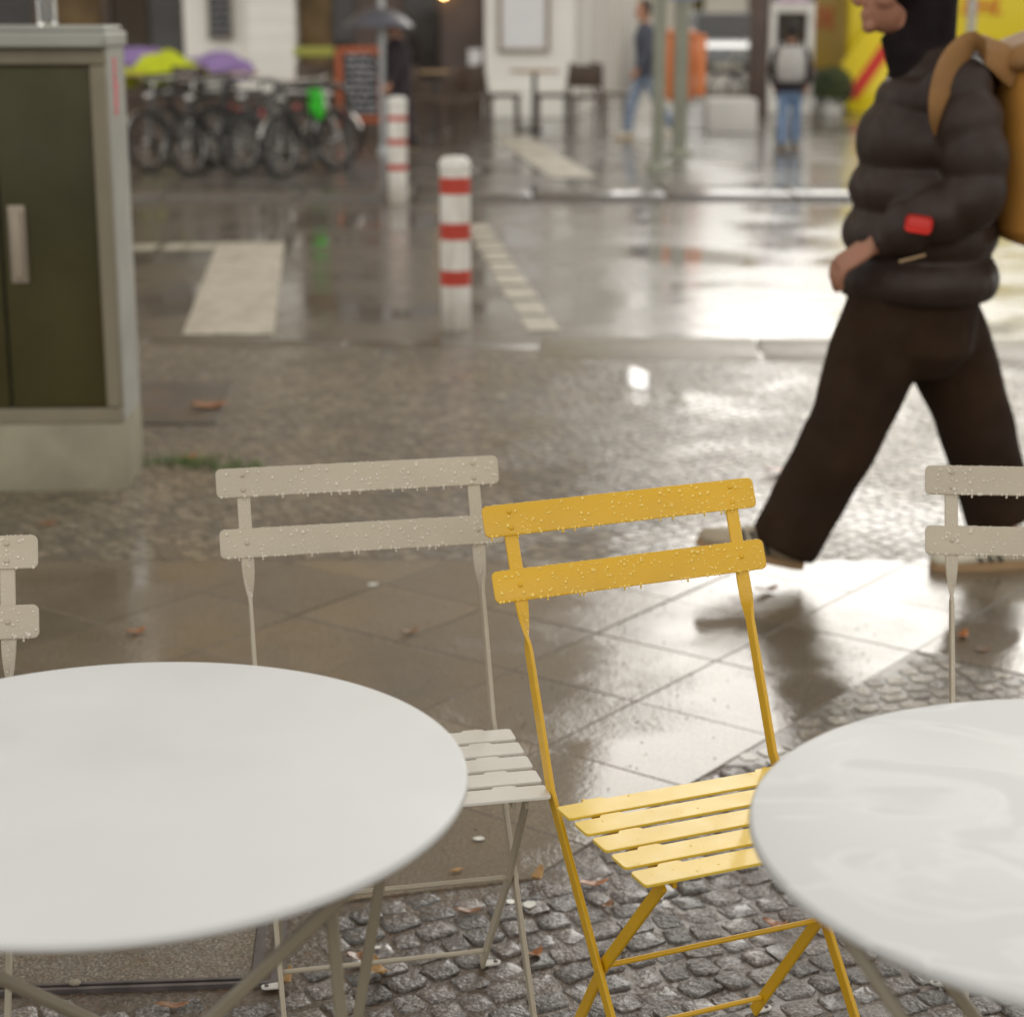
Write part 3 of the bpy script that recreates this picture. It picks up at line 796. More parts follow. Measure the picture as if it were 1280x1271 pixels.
for q in range(260):                                     # weeds growing out of the mosaic joints by the cabinet
    cx_, cy_ = rnd.choice([(-1.20, 6.45), (-1.05, 6.42), (-.93, 6.40), (-1.13, 6.5)]); bx, by = cx_ + rnd.gauss(0, .06), cy_ + rnd.gauss(0, .03)
    a = rnd.uniform(0, 6.28); h = rnd.uniform(.01, .04); d_ = .025
    gr.add([(bx, by, 0), (bx + .006 * math.cos(a + 1.5), by + .006 * math.sin(a + 1.5), 0), (bx + d_ * math.cos(a), by + d_ * math.sin(a), h)], [(0, 1, 2)])
tag(gr.build('weeds', 'grass', smooth=False), 'low green weeds in the joints at the foot of the cabinet', 'weeds', None, 'stuff')

# ================================================================== UTILITY CABINET
cb = thing('utility_cabinet', 'grey street cabinet with dark olive doors at the left edge of the picture', 'cabinet', (-1.985, 6.335, 0), R(2.5))
def tz(b, k=.002):                       # the old cabinet leans slightly to the right towards its top
    b.v = [(x_ + z_ * k + .012, -.28 + (y_ + .28) * (.66 if y_ > -.25 else 1), z_) for x_, y_, z_ in b.v]; return b
b = MB().box((-.012, .0, .10), (1.432, .575, .245), ch=.012); tz(b).build('plinth', 'cab_plinth', cb)
b = MB()
b.box((0, .27, .815), (1.40, .03, 1.19)); b.box((-.685, .0, .815), (.03, .51, 1.19)); b.box((.690, .015, .815), (.024, .54, 1.19)); b.box((0, 0, .24), (1.38, .54, .04))
tz(b).build('shell', 'cab_grey', cb, bevel=.006)
b = MB(); b.box((0, -.268, 1.378), (1.40, .03, .05)); b.box((0, -.268, .245), (1.40, .03, .05))
b.box((.674, -.267, .812), (.050, .028, 1.08)); b.box((-.665, -.267, .812), (.068, .028, 1.08))
tz(b).build('door_frame', 'cab_frame', cb, bevel=.006)
for sx, xm, w in ((1, .500, .306), (-1, .018, .64)):
    dr = tz(MB().box((xm, -.255, .811), (w, .02, 1.075), ch=.004)).build('door', 'cab_door', cb)
    if sx > 0:
        b = MB(); b.box((.396, -.283, .80), (.036, .022, .215), ch=.008); b.box((.396, -.270, .80), (.054, .012, .245), ch=.004)
        tz(b).build('handle', 'frame_grey', dr)
b = MB(); b.prism([(-.76, -.325), (.698, -.325), (.712, -.310), (.712, .30), (-.76, .30)], 1.405, 1.452); b.prism([(-.70, -.27), (.70, -.27), (.70, .27), (-.70, .27)], 1.452, 1.470)
tz(b).build('roof', 'cab_grey', cb, bevel=.008)
b = MB()
rnd = random.Random(4)
for k in range(7): b.box((.7035, -.045 + rnd.uniform(-.012, .012), 1.36 - k * .026), (.003, rnd.uniform(.05, .1), .022))
tz(b).build('sticker', 'pink', cb, smooth=False)
c = at(48, 22, 6.3)
b = MB(); b.lathe([(0, 0), (.03, 0), (.031, .006), (.032, .16), (.029, .19), (.014, .235), (.013, .29), (.0105, .29), (.0115, .235), (.0265, .188), (.029, .16), (.028, .012), (0, .010)], (c.x, 6.42, 1.4705), 24)
tag(b.build('glass_bottle', 'glass', smooth=50), 'clear glass bottle standing on top of the grey street cabinet', 'bottle')

# ================================================================== BOLLARDS
def bollard(label, loc, bands, h=.80, r=.074, curved=False):
    t = thing('bollard', label, 'bollard', loc, 0, 'red and white bollards')
    MB().lathe([(0, -.05), (r, -.05), (r, h - .045), (r * .94, h - .02), (r * .7, h - .004), (0, h)], (0, 0, 0), 32).build('post', 'post_white', t, smooth=40)
    MB().lathe([(r * 1.06, h - .05), (r * 1.07, h - .035), (r * .98, h - .008), (r * .72, h + .006), (0, h + .012)], (0, 0, 0), 32).build('cap', 'white', t, smooth=50)
    for z0, z1 in bands:
        MB().lathe([(r * .9, z0), (r + .002, z0), (r + .002, z1), (r * .9, z1)], (0, 0, 0), 32).build('band', 'red', t, smooth=40)
    return t
p = G(570, 411, ROADZ)
bollard('nearer red and white bollard standing in the wet road behind the yellow chair', (p.x, p.y, ROADZ), [(.665, .745), (.445, .525), (.22, .295)], .835)
p = G(498, 254, ROADZ)
bollard('farther red and white bollard standing by the far kerb', (p.x, p.y, ROADZ), [(.66, .70), (.47, .515), (.265, .315)], .84, .078)

# ================================================================== POLES, BIN
def pole(u, v, r, h, m, label, name='pole', cat='pole', z=FARZ):
    p = G(u, v, z); t = thing(name, label, cat, (p.x, p.y, z))
    MB().lathe([(0, -.02), (r * 1.0, -.02), (r, h), (0, h)], (0, 0, 0), 20).build('shaft', m, t, smooth=40)
    MB().lathe([(r, .0), (r * 1.9, .0), (r * 1.8, .05), (r * 1.1, .09), (r, .09)], (0, 0, 0), 20).build('base_collar', m, t, smooth=40)
    return t, p
pole(480, 193, .036, 3.6, 'pole_grey', 'grey pole in front of the dark shop front, beside the umbrella')
pole(822, 213, .062, 4.2, 'pole_green', 'nearer grey green post in front of the pedestrian in jeans')
t, pp = pole(849, 196, .078, 4.4, 'pole_green', 'farther grey green post carrying the orange litter bin')
b = MB().box((0, -.10, 1.78), (.34, .012, .42), ch=.004); b.build('sign_plate', 'blue_sign', t)
pole(1207, 150, .055, 4.0, 'pole_grey', 'grey pole in front of the yellow van')
bn = thing('litter_bin', 'orange litter bin hung on the farther grey green post', 'bin', (pp.x, pp.y + .0, FARZ))
b = MB(); b.loft([(0, .2, .55), (0, .2, .60), (0, .2, 1.05), (0, .2, 1.22)], [(.10, .10), (.15, .12), (.165, .13), (.165, .13)], side=(1, 0, 0), n=20, power=4); b.build('bin_body', 'orange', bn, smooth=40)
b = MB(); b.loft([(0, .2, 1.225), (0, .2, 1.25), (0, .2, 1.28)], [(.18, .145), (.18, .145), (.12, .09)], side=(1, 0, 0), n=20, power=4); b.build('lid', 'orange', bn, smooth=40)
b = MB(); b.box((.21, .08, .92), (.10, .02, .62), ch=.01); b.build('flap', 'orange', bn)

# ================================================================== BUILDINGS
def window(parent, x_, y_, z_, w, h, dep, wallm='white_wall'):
    b = MB(); t = .07
    b.box((x_, y_ + dep, z_ + h - t / 2), (w, .06, t)); b.box((x_, y_ + dep, z_ + t / 2), (w, .06, t))
    b.box((x_ - w / 2 + t / 2, y_ + dep, z_ + h / 2), (t, .06, h - 2 * t)); b.box((x_ + w / 2 - t / 2, y_ + dep, z_ + h / 2), (t, .06, h - 2 * t))
    b.box((x_, y_ + dep, z_ + h / 2), (t * .8, .05, h - 2 * t))
    f = b.build('window', 'white', parent, smooth=False)
    MB().box((x_, y_ + dep + .025, z_ + h / 2), (w - t, .01, h - t)).build('pane', 'glass_dark', f, smooth=False)
FY = 27.4
bd = thing('cafe_building', 'long beige corner building with a dark cafe front and white pillars', 'building', (0, FY, FARZ))
X0, X1, TOP = -16.0, .95, 19.0
# upper floors as real walls around window openings
wb = MB(); floors = [3.6, 7.0, 10.3, 13.5]; ww, wh = 1.15, 1.95
xs = [X0 + 1.3 + 2.2 * k for k in range(8)]
wb.box(((X0 + X1) / 2, .25, 4.15), (X1 - X0, .5, 1.1)); prev = 4.7
for k, z in enumerate(floors):
    zb = z + 1.1
    edges = [X0]
    for xx in xs: edges += [xx - ww / 2, xx + ww / 2]
    edges.append(X1)
    for e in range(0, len(edges), 2): wb.box(((edges[e] + edges[e + 1]) / 2, .25, zb + wh / 2), (edges[e + 1] - edges[e], .5, wh))
    zn = floors[k + 1] + 1.1 if k + 1 < len(floors) else TOP
    wb.box(((X0 + X1) / 2, .25, (zb + wh + zn) / 2), (X1 - X0, .5, zn - zb - wh))
wb.box(((X0 + X1) / 2, 6.0, TOP / 2 + 2), (X1 - X0, 11, TOP - 4.2))
wb.build('wall', 'beige_wall', bd, smooth=False)
for z in floors:
    for xx in xs: window(bd, xx, .0, z + 1.1, ww, wh, .22)
MB().box(((X0 + X1) / 2, -.05, 3.45), (X1 - X0, .6, .30)).build('cornice', 'white_wall', bd, bevel=.03)
MB().box(((X0 + X1) / 2, -.10, TOP + .15), (X1 - X0 + .4, .9, .30)).build('eaves', 'white_wall', bd, bevel=.03)
def fx(u, Y=FY): return at(u, 60, Y).x
# ground floor: back wall of the shop, pillars, glazing
MB().box(((X0 + X1) / 2, 3.0, 1.75), (X1 - X0, .1, 3.5)).build('shop_back_wall', 'dark_shop', bd, smooth=False)
for (u0, u1, m) in ((228, 308, 'white_wall'), (310, 369, 'white_wall'), (606, 719, 'white_wall'), (-420, -330, 'white_wall'), (-760, -640, 'white_wall')):
    xa, xb = fx(u0), fx(u1); d0 = .0 if u0 != 228 else .12
    b = MB(); b.box(((xa + xb) / 2, .25 + d0, 1.65), (xb - xa, .5 - d0, 3.3)); 
    b.box(((xa + xb) / 2, .22 + d0, .22), (xb - xa + .04, .5 - d0, .44))
    if u0 == 310:
        for zz in (.9, 1.15, 1.4, 1.65, 1.9, 2.15): b.box(((xa + xb) / 2, .245, zz), (xb - xa + .02, .5, .20))
    b.build('pillar', m, bd, bevel=.012)
def panel(u0, u1, z0, z1, y_, m, name):
    xa, xb = fx(u0), fx(u1); b = MB(); b.box(((xa + xb) / 2, y_, (z0 + z1) / 2), (xb - xa, .06, z1 - z0)); return b.build(name, m, bd, smooth=False)
gl = panel(370, 605, .5, 3.3, .42, 'brown_wall', 'shop_front')
for u0, u1, m in ((372, 412, 'curtain'), (415, 440, 'dark_shop'), (445, 500, 'brown_wall'), (506, 548, 'dark_shop'), (552, 600, 'brown_wall')):
    xa, xb = fx(u0), fx(u1); MB().box(((xa + xb) / 2, .37, 1.75), (xb - xa, .03, 2.5)).build('shop_pane', m if m != 'dark_shop' else 'glass_dark', gl, smooth=False)
panel(370, 605, 0, .5, .40, 'wood_dark', 'shop_plinth')
g2 = panel(-330, 228, 2.5, 3.3, .42, 'brown_wall', 'fascia')
for u in (-330, -200, -90, 40, 128, 226):
    xa = fx(u); MB().box((xa, .4, 1.25), (.12, .1, 2.5)).build('mullion', 'wood_dark', bd, smooth=False)
for (u0, u1, m) in ((-200, -95, 'glass_dark'), (45, 122, 'curtain'), (134, 180, 'dark_shop'), (-90, 36, 'glass_dark'), (182, 222, 'glass_dark')):
    panel(u0, u1, .5, 2.5, .46, m, 'shop_pane')
panel(-330, 226, 0, .5, .42, 'wood_dark', 'shop_plinth')
# angled flank of the building along the side street
q0, q1 = Vector((.98, FY + .52, 0)), Vector((2.55, 40.5, 0)); dd = (q1 - q0); ang = math.atan2(dd.y, dd.x)
fl = thing('corner_building', 'pale grey plastered house running back along the side street', 'building', (q0.x, q0.y, FARZ), ang)
Ln = dd.length
wb = MB(); wb.box((Ln / 2, .16, 6.0), (Ln, .3, 12)); wb.build('wall', 'side_wall', fl, smooth=False)
for k in range(6): MB().box((.9 + k * 2.2, .05, 1.6), (.34, .16, 3.2)).build('pilaster', 'white_wall', fl, bevel=.01)
for k in range(5):
    for z in (4.2, 7.6): window(fl, 2.0 + k * 2.2, -.0, z, 1.1, 1.9, .07)
MB().box((Ln / 2, -.02, 3.5), (Ln, .3, .25)).build('cornice', 'white_wall', fl, bevel=.02)
# notice board on the pillar and menu boards
def board(u0, u1, v0, v1, Y, mf, mp, name, label, cat, fw=.05):
    a, c_ = at(u0, v0, Y), at(u1, v1, Y); t = thing(name, label, cat, ((a.x + c_.x) / 2, Y, c_.z))
    w, h = c_.x - a.x, a.z - c_.z
    b = MB(); b.box((-w / 2 + fw / 2, 0, h / 2), (fw, .05, h)); b.box((w / 2 - fw / 2, 0, h / 2), (fw, .05, h))
    b.box((0, 0, fw / 2), (w - 2 * fw, .05, fw)); b.box((0, 0, h - fw / 2), (w - 2 * fw, .05, fw)); b.build('frame', mf, t, bevel=.006)
    pn = MB().box((0, .008, h / 2), (w - 2 * fw, .02, h - 2 * fw)).build('panel', mp, t, smooth=False)
    return t, w, h, pn
board(622, 687, -70, 66, FY - .04, 'frame_grey', 'poster', 'notice_board', 'framed pale notice board on the white pillar', 'notice board', .06)
t, w, h, pn = board(255, 292, -90, 50, FY + .08, 'frame_grey', 'slate', 'menu_board', 'dark framed menu board on the white door panel', 'menu board', .03)
rnd = random.Random(21)
def scribble(pn, w, h, rows, y_, m, z0=.1, thick=.018):
    b = MB()
    for k in range(rows):
        z = z0 + (h - 2 * z0) * k / (rows - 1); x_ = -w * .36
        while x_ < w * .34:
            l = rnd.uniform(.04, .13); b.box((x_ + l / 2, y_, z + rnd.uniform(-.008, .008)), (l, .006, thick), mat=Matrix.Rotation(rnd.uniform(-.12, .12), 3, 'Y')); x_ += l + rnd.uniform(.015, .04)
    b.build('chalk_writing', m, pn, smooth=False)
scribble(pn, w, h, 14, -.006, 'chalk')
a = at(594, 86, FY + .3)
b = MB().box((a.x, FY + .33, a.z + .13), (.19, .01, .27)); tag(b.build('paper_notice', 'poster', smooth=False), 'small white notice stuck on the brown shop front', 'notice')
a = at(555, -2, FY + .2)
lp = thing('wall_lamp', 'small glowing lamp on the cafe front above the brown glazing', 'lamp', (a.x, FY + .2, a.z + .06))
MB().ball((0, 0, 0), .06).build('bulb', 'glow', lp); MB().box((0, .08, .03), (.05, .12, .03)).build('bracket', 'dark_metal', lp)
# chalkboard on an easel
p = G(452, 172, FARZ)
cbz = thing('chalkboard_sign', 'tall chalkboard with orange red frame standing behind the grey pole', 'sign', (p.x, p.y, FARZ))
w, h, fw = .50, .92, .08
b = MB(); b.box((-w / 2, 0, h / 2 + .12), (fw, .04, h)); b.box((w / 2, 0, h / 2 + .12), (fw, .04, h)); b.box((0, 0, .16 + .05), (w - fw, .04, fw)); b.box((0, 0, h + .09), (w - fw, .04, fw)); b.build('frame', 'orange_frame', cbz, bevel=.006)
pn = MB().box((0, .01, h / 2 + .12), (w - fw, .02, h - .1)).build('panel', 'slate', cbz, smooth=False)
scribble(pn, w * .85, 1.25, 9, -.008, 'chalk', .3, .03)
b = MB(); b.box((-w / 2, .02, .06), (.05, .05, .12)); b.box((w / 2, .02, .06), (.05, .05, .12)); b.tube([(0, .02, h), (0, .42, 0)], .02); b.build('stand', 'wood_dark', cbz)

# street at the right: far houses, hedge, kerb block
hs = thing('far_house', 'cream house closing the street in the far background', 'building', (9.0, 62, FARZ))
wb = MB(); wb.box((0, 3, 3.7), (14, 6, 7.4)); wb.build('wall', 'cream_wall', hs, smooth=False)
for k in range(6):
    for z in (1.0, 4.2): window(hs, -5.6 + 2.2 * k, -.08, z, 1.0, 1.7, .02)
MB().box((0, -.05, 3.6), (14, .3, .3)).build('cornice', 'white_wall', hs, bevel=.02)
MB().prism([(-7.3, -.4), (7.3, -.4), (7.3, 6.4), (-7.3, 6.4)], 7.4, 7.8).build('roof', 'wood_dark', hs, smooth=False)
hs = thing('far_house', 'pale house standing behind the yellow van', 'building', (20.5, 48, FARZ))
MB().box((0, 4, 3.9), (16, 8, 7.8)).build('wall', 'side_wall', hs, smooth=False)
for k in range(7):
    for z in (1.0, 4.4): window(hs, -6.6 + 2.2 * k, -.08, z, 1.1, 1.8, .02)
p = G(912, 164, FARZ)
b = MB().box((0, 0, .19), (.62, .6, .42), ch=.03); o = b.build('concrete_block', 'concrete_pale'); o.location = p; tag(o, 'low white concrete block on the pavement behind the posts', 'block')

# ================================================================== CAFE FURNITURE
def cafe_table(u, v, label, m='wood', r=.36, h=.74):
    p = G(u, v, FARZ); t = thing('cafe_table', label, 'table', p, 0, 'small cafe tables in front of the cafe')
    MB().lathe([(0, h - .03), (r - .01, h - .03), (r, h - .02), (r, h - .005), (r - .01, h), (0, h)], (0, 0, 0), 28).build('tabletop', m, t, smooth=40)
    MB().lathe([(0, .02), (.03, .02), (.03, h - .03), (0, h - .03)], (0, 0, 0), 12).build('stem', 'dark_metal', t, smooth=40)
    MB().lathe([(0, .0), (.22, .0), (.2, .02), (.04, .04), (0, .04)], (0, 0, 0), 20).build('foot', 'dark_metal', t, smooth=40)
    return p
def cafe_chair(u, v, rz, label, m='wood_dark', first=[None]):
    p = G(u, v, FARZ)
    if first[0] is not None:
        return copy_thing(first[0], p, R(rz), label)
    t = thing('cafe_chair', label, 'chair', p, R(rz), 'dark wooden chairs in front of the cafe'); first[0] = t
    MB().box((0, 0, .45), (.42, .42, .04), ch=.012).build('seat', m, t)
    for sx in (-1, 1):
        for sy in (-1, 1):
            MB().tube([(sx * .19, sy * .19, 0), (sx * .18, sy * .18, .43)], .017, 8).build('leg', m, t)
    b = MB()
    for sx in (-1, 1): b.tube([(sx * .19, .19, .44), (sx * .19, .25, .84)], .016, 8)
    b.box((0, .235, .70), (.40, .025, .26), ch=.01); b.build('backrest', m, t)
    return t
cafe_table(185, 172, 'tan topped cafe table just right of the street cabinet')
cafe_table(290, 170, 'tan topped cafe table in front of the left white pillar')
cafe_table(545, 165, 'small tan cafe table in front of the brown shop glazing', r=.24)
cafe_table(668, 163, 'tan cafe table in front of the white pillar with the notice board', r=.32)
cafe_table(385, 165, 'low tan cafe table behind the bright green saddle cover', r=.4, h=.62)
cafe_chair(160, 176, 80, 'dark wooden chair half hidden by the street cabinet')
cafe_chair(235, 172, 200, 'dark wooden chair under the lime fleece')
cafe_chair(560, 178, -60, 'dark wooden chair left of the small tan table')
cafe_chair(590, 172, 20, 'dark wooden chair below the small white notice')
cafe_chair(628, 166, 95, 'dark wooden chair at the left edge of the white pillar')
cafe_chair(690, 166, -85, 'dark wooden chair at the right edge of the white pillar')
cafe_chair(735, 168, 170, 'dark wooden chair at the corner right of the white pillar')
cafe_chair(766, 163, 100, 'dark wooden chair behind the walking pedestrian in jeans')
cafe_chair(520, 172, 150, 'dark wooden chair behind the person under the umbrella')
cafe_chair(395, 172, 10, 'dark wooden chair behind the bright green saddle cover')
def blanket(u, v, z, size, m, label, seed):
    p = G(u, v, FARZ); b = MB(); rx, ry, rz_ = size; nu, nv = 20, 12; b.ball((0, 0, 0), (rx, ry, rz_), nu, nv)
    vs = []
    for q in b.v:
        n_ = 1.3 * mnoise.noise(Vector((q[0] * 5 + seed, q[1] * 5, q[2] * 7))) + .8 * mnoise.noise(Vector((q[0] * 11 + seed, q[1] * 9, q[2] * 13)))
        vs.append((q[0] * (1 + .3 * n_), q[1] * (1 + .2 * n_), max(q[2], -rz_ * .55) * (1 + .35 * n_)))
    b.v = vs; o = b.build('blanket', m, smooth=80, subd=1); o.location = (p.x, p.y, FARZ + z)
    tag(o, label, 'blanket', 'fleece blankets on the cafe furniture')
blanket(214, 172, .74, (.44, .2, .22), 'lime', 'big lime yellow fleece heaped on the chair behind the bicycles', 1)
blanket(160, 171, .66, (.16, .2, .13), 'lime', 'small lime fleece right beside the street cabinet', 4)
blanket(178, 160, .84, (.42, .2, .18), 'purple', 'purple fleece behind the lime fleeces near the cabinet', 2)
blanket(268, 160, .72, (.5, .22, .22), 'purple', 'long purple fleece lying in front of the left white pillar', 3)
o = MB().box((0, 0, .0), (.52, .05, .12), ch=.01).build('strip_sign', 'olive_strip'); a = at(392, 65, 25.5); o.location = a; 
tag(o, 'narrow olive yellow sign board in the dark shop window', 'sign')

# ================================================================== BICYCLES
def bicycle(label, loc, rz, fm, lean=0.0, guard=None):
    t = thing('bicycle', label, 'bicycle', loc, rz, 'bicycles parked in a row at the far kerb')
    rw, wb_ = .335, 1.05; ax = (0, 1, 0)
    fat = 1.35
    t.rotation_euler = (R(lean), 0, rz); t.scale = (.82, .82, .82)
    for xw in (-wb_ / 2, wb_ / 2):
        wl = MB().torus((xw, 0, rw), rw - .024, .025, ax, 36, 8).build('wheel', 'black', t, smooth=60)
        MB().torus((xw, 0, rw), rw - .043, .010, ax, 36, 6).build('rim', 'chrome', wl, smooth=60)
        b = MB()
        for k in range(20):
            th = 2 * math.pi * k / 20; b.tube([(xw, .02 * (-1) ** k, rw), (xw + (rw - .045) * math.cos(th), 0, rw + (rw - .045) * math.sin(th))], .0016, 4)
        b.build('spokes', 'chrome', wl)
        MB().lathe([(0, -.04), (.022, -.04), (.022, .04), (0, .04)], (xw, 0, rw), 12, 'Y').build('hub', 'chrome', wl, smooth=40)
        if guard:
            b = MB(); pth = [(xw + (rw + .025) * math.cos(R(a_)), 0, rw + (rw + .025) * math.sin(R(a_))) for a_ in range(20, 171, 10)]
            b.loft(pth, [(.028, .004)] * len(pth), side=(0, 1, 0), n=8); b.build('mudguard', guard, t, smooth=60)
    b = MB(); bb = (-.08, 0, .28); st_ = (-.26, 0, .84); hd = (.36, 0, .86); hl = (.39, 0, .70)
    for p_, q_, r_ in ((bb, st_, .016), (st_, hd, .015), (bb, hl, .018), (hl, (.345, 0, .92), .018), ):
        b.tube([p_, q_], r_ * fat, 8)
    for s_ in (-1, 1):
        b.tube([(-.255, s_ * .02, .80), (-wb_ / 2, s_ * .06, rw)], .009, 6); b.tube([(bb[0], s_ * .03, bb[2]), (-wb_ / 2, s_ * .06, rw)], .010, 6)
    b.build('frame', fm, t, smooth=60)
    b = MB()
    for s_ in (-1, 1): b.tube([(.39, s_ * .05, .70), (.42, s_ * .055, .55), (wb_ / 2, s_ * .055, rw)], .010, 6)
    b.tube([(.39, -.05, .70), (.39, .05, .70)], .012, 6); b.build('fork', fm, t, smooth=60)
    b = MB(); b.tube([(.345, 0, .90), (.335, 0, 1.02)], .013, 8); b.tube([(.22, -.30, 1.04), (.32, -.2, 1.03), (.34, 0, 1.02), (.32, .2, 1.03), (.22, .30, 1.04)], .011, 8); b.build('handlebar', 'chrome', t, smooth=60)
    b = MB(); b.loft([(-.42, 0, .955), (-.36, 0, .965), (-.26, 0, .96), (-.14, 0, .955)], [(.06, .02), (.075, .03), (.05, .03), (.018, .02)], side=(0, 1, 0), n=10); b.tube([(-.26, 0, .82), (-.275, 0, .95)], .013, 8); b.build('saddle', 'black', t, smooth=60)
    b = MB(); b.torus((bb[0], .05, bb[2]), .09, .008, ax, 20, 6); b.tube([(bb[0], .06, bb[2]), (bb[0] + .12, .07, bb[2] - .11)], .01, 6); b.tube([(bb[0], -.06, bb[2]), (bb[0] - .12, -.07, bb[2] + .11)], .01, 6)
    b.box((bb[0] + .12, .12, bb[2] - .11), (.09, .1, .02)); b.box((bb[0] - .12, -.12, bb[2] + .11), (.09, .1, .02)); b.build('crankset', 'dark_metal', t, smooth=40)
    b = MB(); b.lathe([(0, 0), (.045, 0), (.05, .03), (.03, .07), (0, .08)], (0, 0, 0), 14, 'X'); b.xf(Matrix.Translation((.40, 0, .84))); b.build('lamp', 'chrome', t, smooth=40)
    MB().box((-wb_ / 2 - .33, 0, .62), (.02, .06, .08), ch=.008).build('reflector', 'tail_red', t)
    return t
def bike_at(uf, vf, label, yaw, fm, guard=None, lean=4):
    p = G(uf, vf, FARZ); d_ = Vector((math.cos(R(yaw)), math.sin(R(yaw)), 0)) * .43
    return bicycle(label, (p.x - d_.x, p.y - d_.y, FARZ), R(yaw), fm, lean, guard)
bike_at(187, 214, 'leftmost bicycle, its pale front wheel beside the street cabinet', -124, 'dark_metal', 'chrome')
bike_at(238, 219, 'second black bicycle from the left with its lamp turned to the kerb', -121, 'black')
bike_at(302, 217, 'grey bicycle leaning left of the bike stand', -126, 'dark_metal')
t = bike_at(352, 222, 'black bicycle with a bright green saddle cover right of the bike stand', -119, 'black', 'chrome')
b = MB(); b.loft([(-.27, 0, .58), (-.27, 0, .64), (-.27, 0, .80), (-.25, 0, .93), (-.24, 0, 1.0)], [(.03, .04), (.075, .085), (.08, .10), (.075, .09), (.03, .03)], n=14); b.build('saddle_cover', 'green', t, smooth=70)
def basket(t, x_, z_, m='black'):
    b = MB(); w, d_, h = .17, .13, .22
    for k in range(9):
        u_ = -w + 2 * w * k / 8
        for sy in (-1, 1): b.tube([(x_ + u_ * .9, sy * d_ * .85, z_), (x_ + u_, sy * d_, z_ + h)], .004, 5)
    for k in range(7):
        u_ = -d_ + 2 * d_ * k / 6
        for sx in (-1, 1): b.tube([(x_ + sx * w * .9, u_ * .85, z_), (x_ + sx * w, u_, z_ + h)], .004, 5)
    for q in (0, .33, .66, 1):
        W_, D_ = w * (.9 + .1 * q), d_ * (.85 + .15 * q)
        b.tube([(x_ - W_, -D_, z_ + h * q), (x_ + W_, -D_, z_ + h * q), (x_ + W_, D_, z_ + h * q), (x_ - W_, D_, z_ + h * q), (x_ - W_, -D_, z_ + h * q)], .006 if q < 1 else .01, 5)
    b.box((x_, 0, z_), (w * 1.7, d_ * 1.6, .012)); b.build('basket', m, t)
t = bike_at(212, 205, 'dark bicycle with a wire basket, parked between the two leftmost bicycles', -117, 'black'); basket(t, .52, .84)
t = bike_at(275, 206, 'dark bicycle with a wire basket, parked left of the grey bicycle', -128, 'dark_metal'); basket(t, .52, .84)
bike_at(424, 208, 'pale wheeled bicycle at the right end of the row, left of the far bollard', -28, 'chrome', 'chrome')
for u_, lab in ((178, 'dark brown wooden planter box just right of the cabinet behind the bicycles'), (262, 'dark brown wooden planter box below the purple fleece behind the bicycles'), (342, 'dark brown wooden planter box in front of the right half of the left pillar')):
    p = G(u_, 176, FARZ); t = thing('planter_box', lab, 'planter', p, 0, 'dark wooden planter boxes behind the bicycles')
    b = MB(); b.box((0, 0, .27), (.78, .34, .5), ch=.01); b.box((0, 0, .53), (.84, .40, .04), ch=.008); b.build('box', 'wood_dark', t)
    b = MB()
    for k in range(5): b.box((0, -.173, .07 + k * .1), (.76, .012, .085), ch=.003)
    b.build('boards', 'wood_dark', t)
p = G(341, 222, FARZ)
b = MB().tube([(-.0, 0, 0), (0, 0, .70), (.05, .02, .78), (.12, .07, .80), (.55, .4, .80), (.62, .45, .78), (.66, .48, .70), (.66, .48, 0)], .028, 10)
o = b.build('bike_stand', 'dark_metal', smooth=60); o.location = p; tag(o, 'dark tubular bike stand among the parked bicycles', 'bike stand')
# dim bicycles farther up the side street
bike_at(905, 136, 'dark bicycle behind the white concrete block in the side street', 175, 'dark_metal')
bike_at(930, 131, 'dark bicycle farthest back, right of the grey car', 160, 'black')

# ================================================================== GREY CAR, KIOSK, YELLOW VAN
def wheel(parent, c, r, w=.2):
    wl = MB().lathe([(0, -w / 2), (r * .9, -w / 2), (r, -w / 2 + .03), (r, w / 2 - .03), (r * .9, w / 2), (0, w / 2)], c, 28, 'Y').build('wheel', 'black', parent, smooth=40)
    MB().lathe([(0, -w / 2 - .012), (r * .55, -w / 2 - .012), (r * .62, -w / 2 + .005), (0, -w / 2 + .005)], c, 24, 'Y').build('rim', 'chrome', wl, smooth=40)
p = G(908, 112, FARZ)
car = thing('parked_car', 'dark grey car parked nose towards us in the side street', 'car', p, R(84))
# long axis local x, nose at -x
b = MB(); prof = [(-2.0, .35), (-2.05, .62), (-1.9, .78), (-.95, .92), (-.35, 1.40), (1.0, 1.44), (1.7, 1.0), (2.0, .9), (2.02, .35)]
n = len(prof)
for ys, sc in ((-.82, 1), ): pass
vs = [(x_, -.84 + (.14 if z_ > 1.0 else 0), z_) for x_, z_ in prof] + [(x_, .84 - (.14 if z_ > 1.0 else 0), z_) for x_, z_ in prof]
b.add(vs, [tuple(range(n - 1, -1, -1)), tuple(range(n, 2 * n))] + [(k, (k + 1) % n, n + (k + 1) % n, n + k) for k in range(n)]); b.build('body', 'car_grey', car, bevel=.05)
b = MB(); b.add([(-.97, -.62, .95), (-.97, .62, .95), (-.40, .56, 1.36), (-.40, -.56, 1.36)], [(0, 1, 2, 3)]); b.xf(Matrix.Translation((-.03, 0, .015))); b.build('windscreen', 'glass_dark', car)
for s_ in (-1, 1): MB().ball((-2.0, s_ * .62, .66), (.07, .17, .09)).build('headlight', 'lamp_white', car)
for xw in (-1.3, 1.3):
    for s_ in (-1, 1): wheel(car, (xw, s_ * .76, .31), .31)
MB().box((-2.07, 0, .48), (.03, .5, .1)).build('number_plate', 'white', car)
p = G(960, 112, FARZ)
kp = G(980, 141, FARZ)
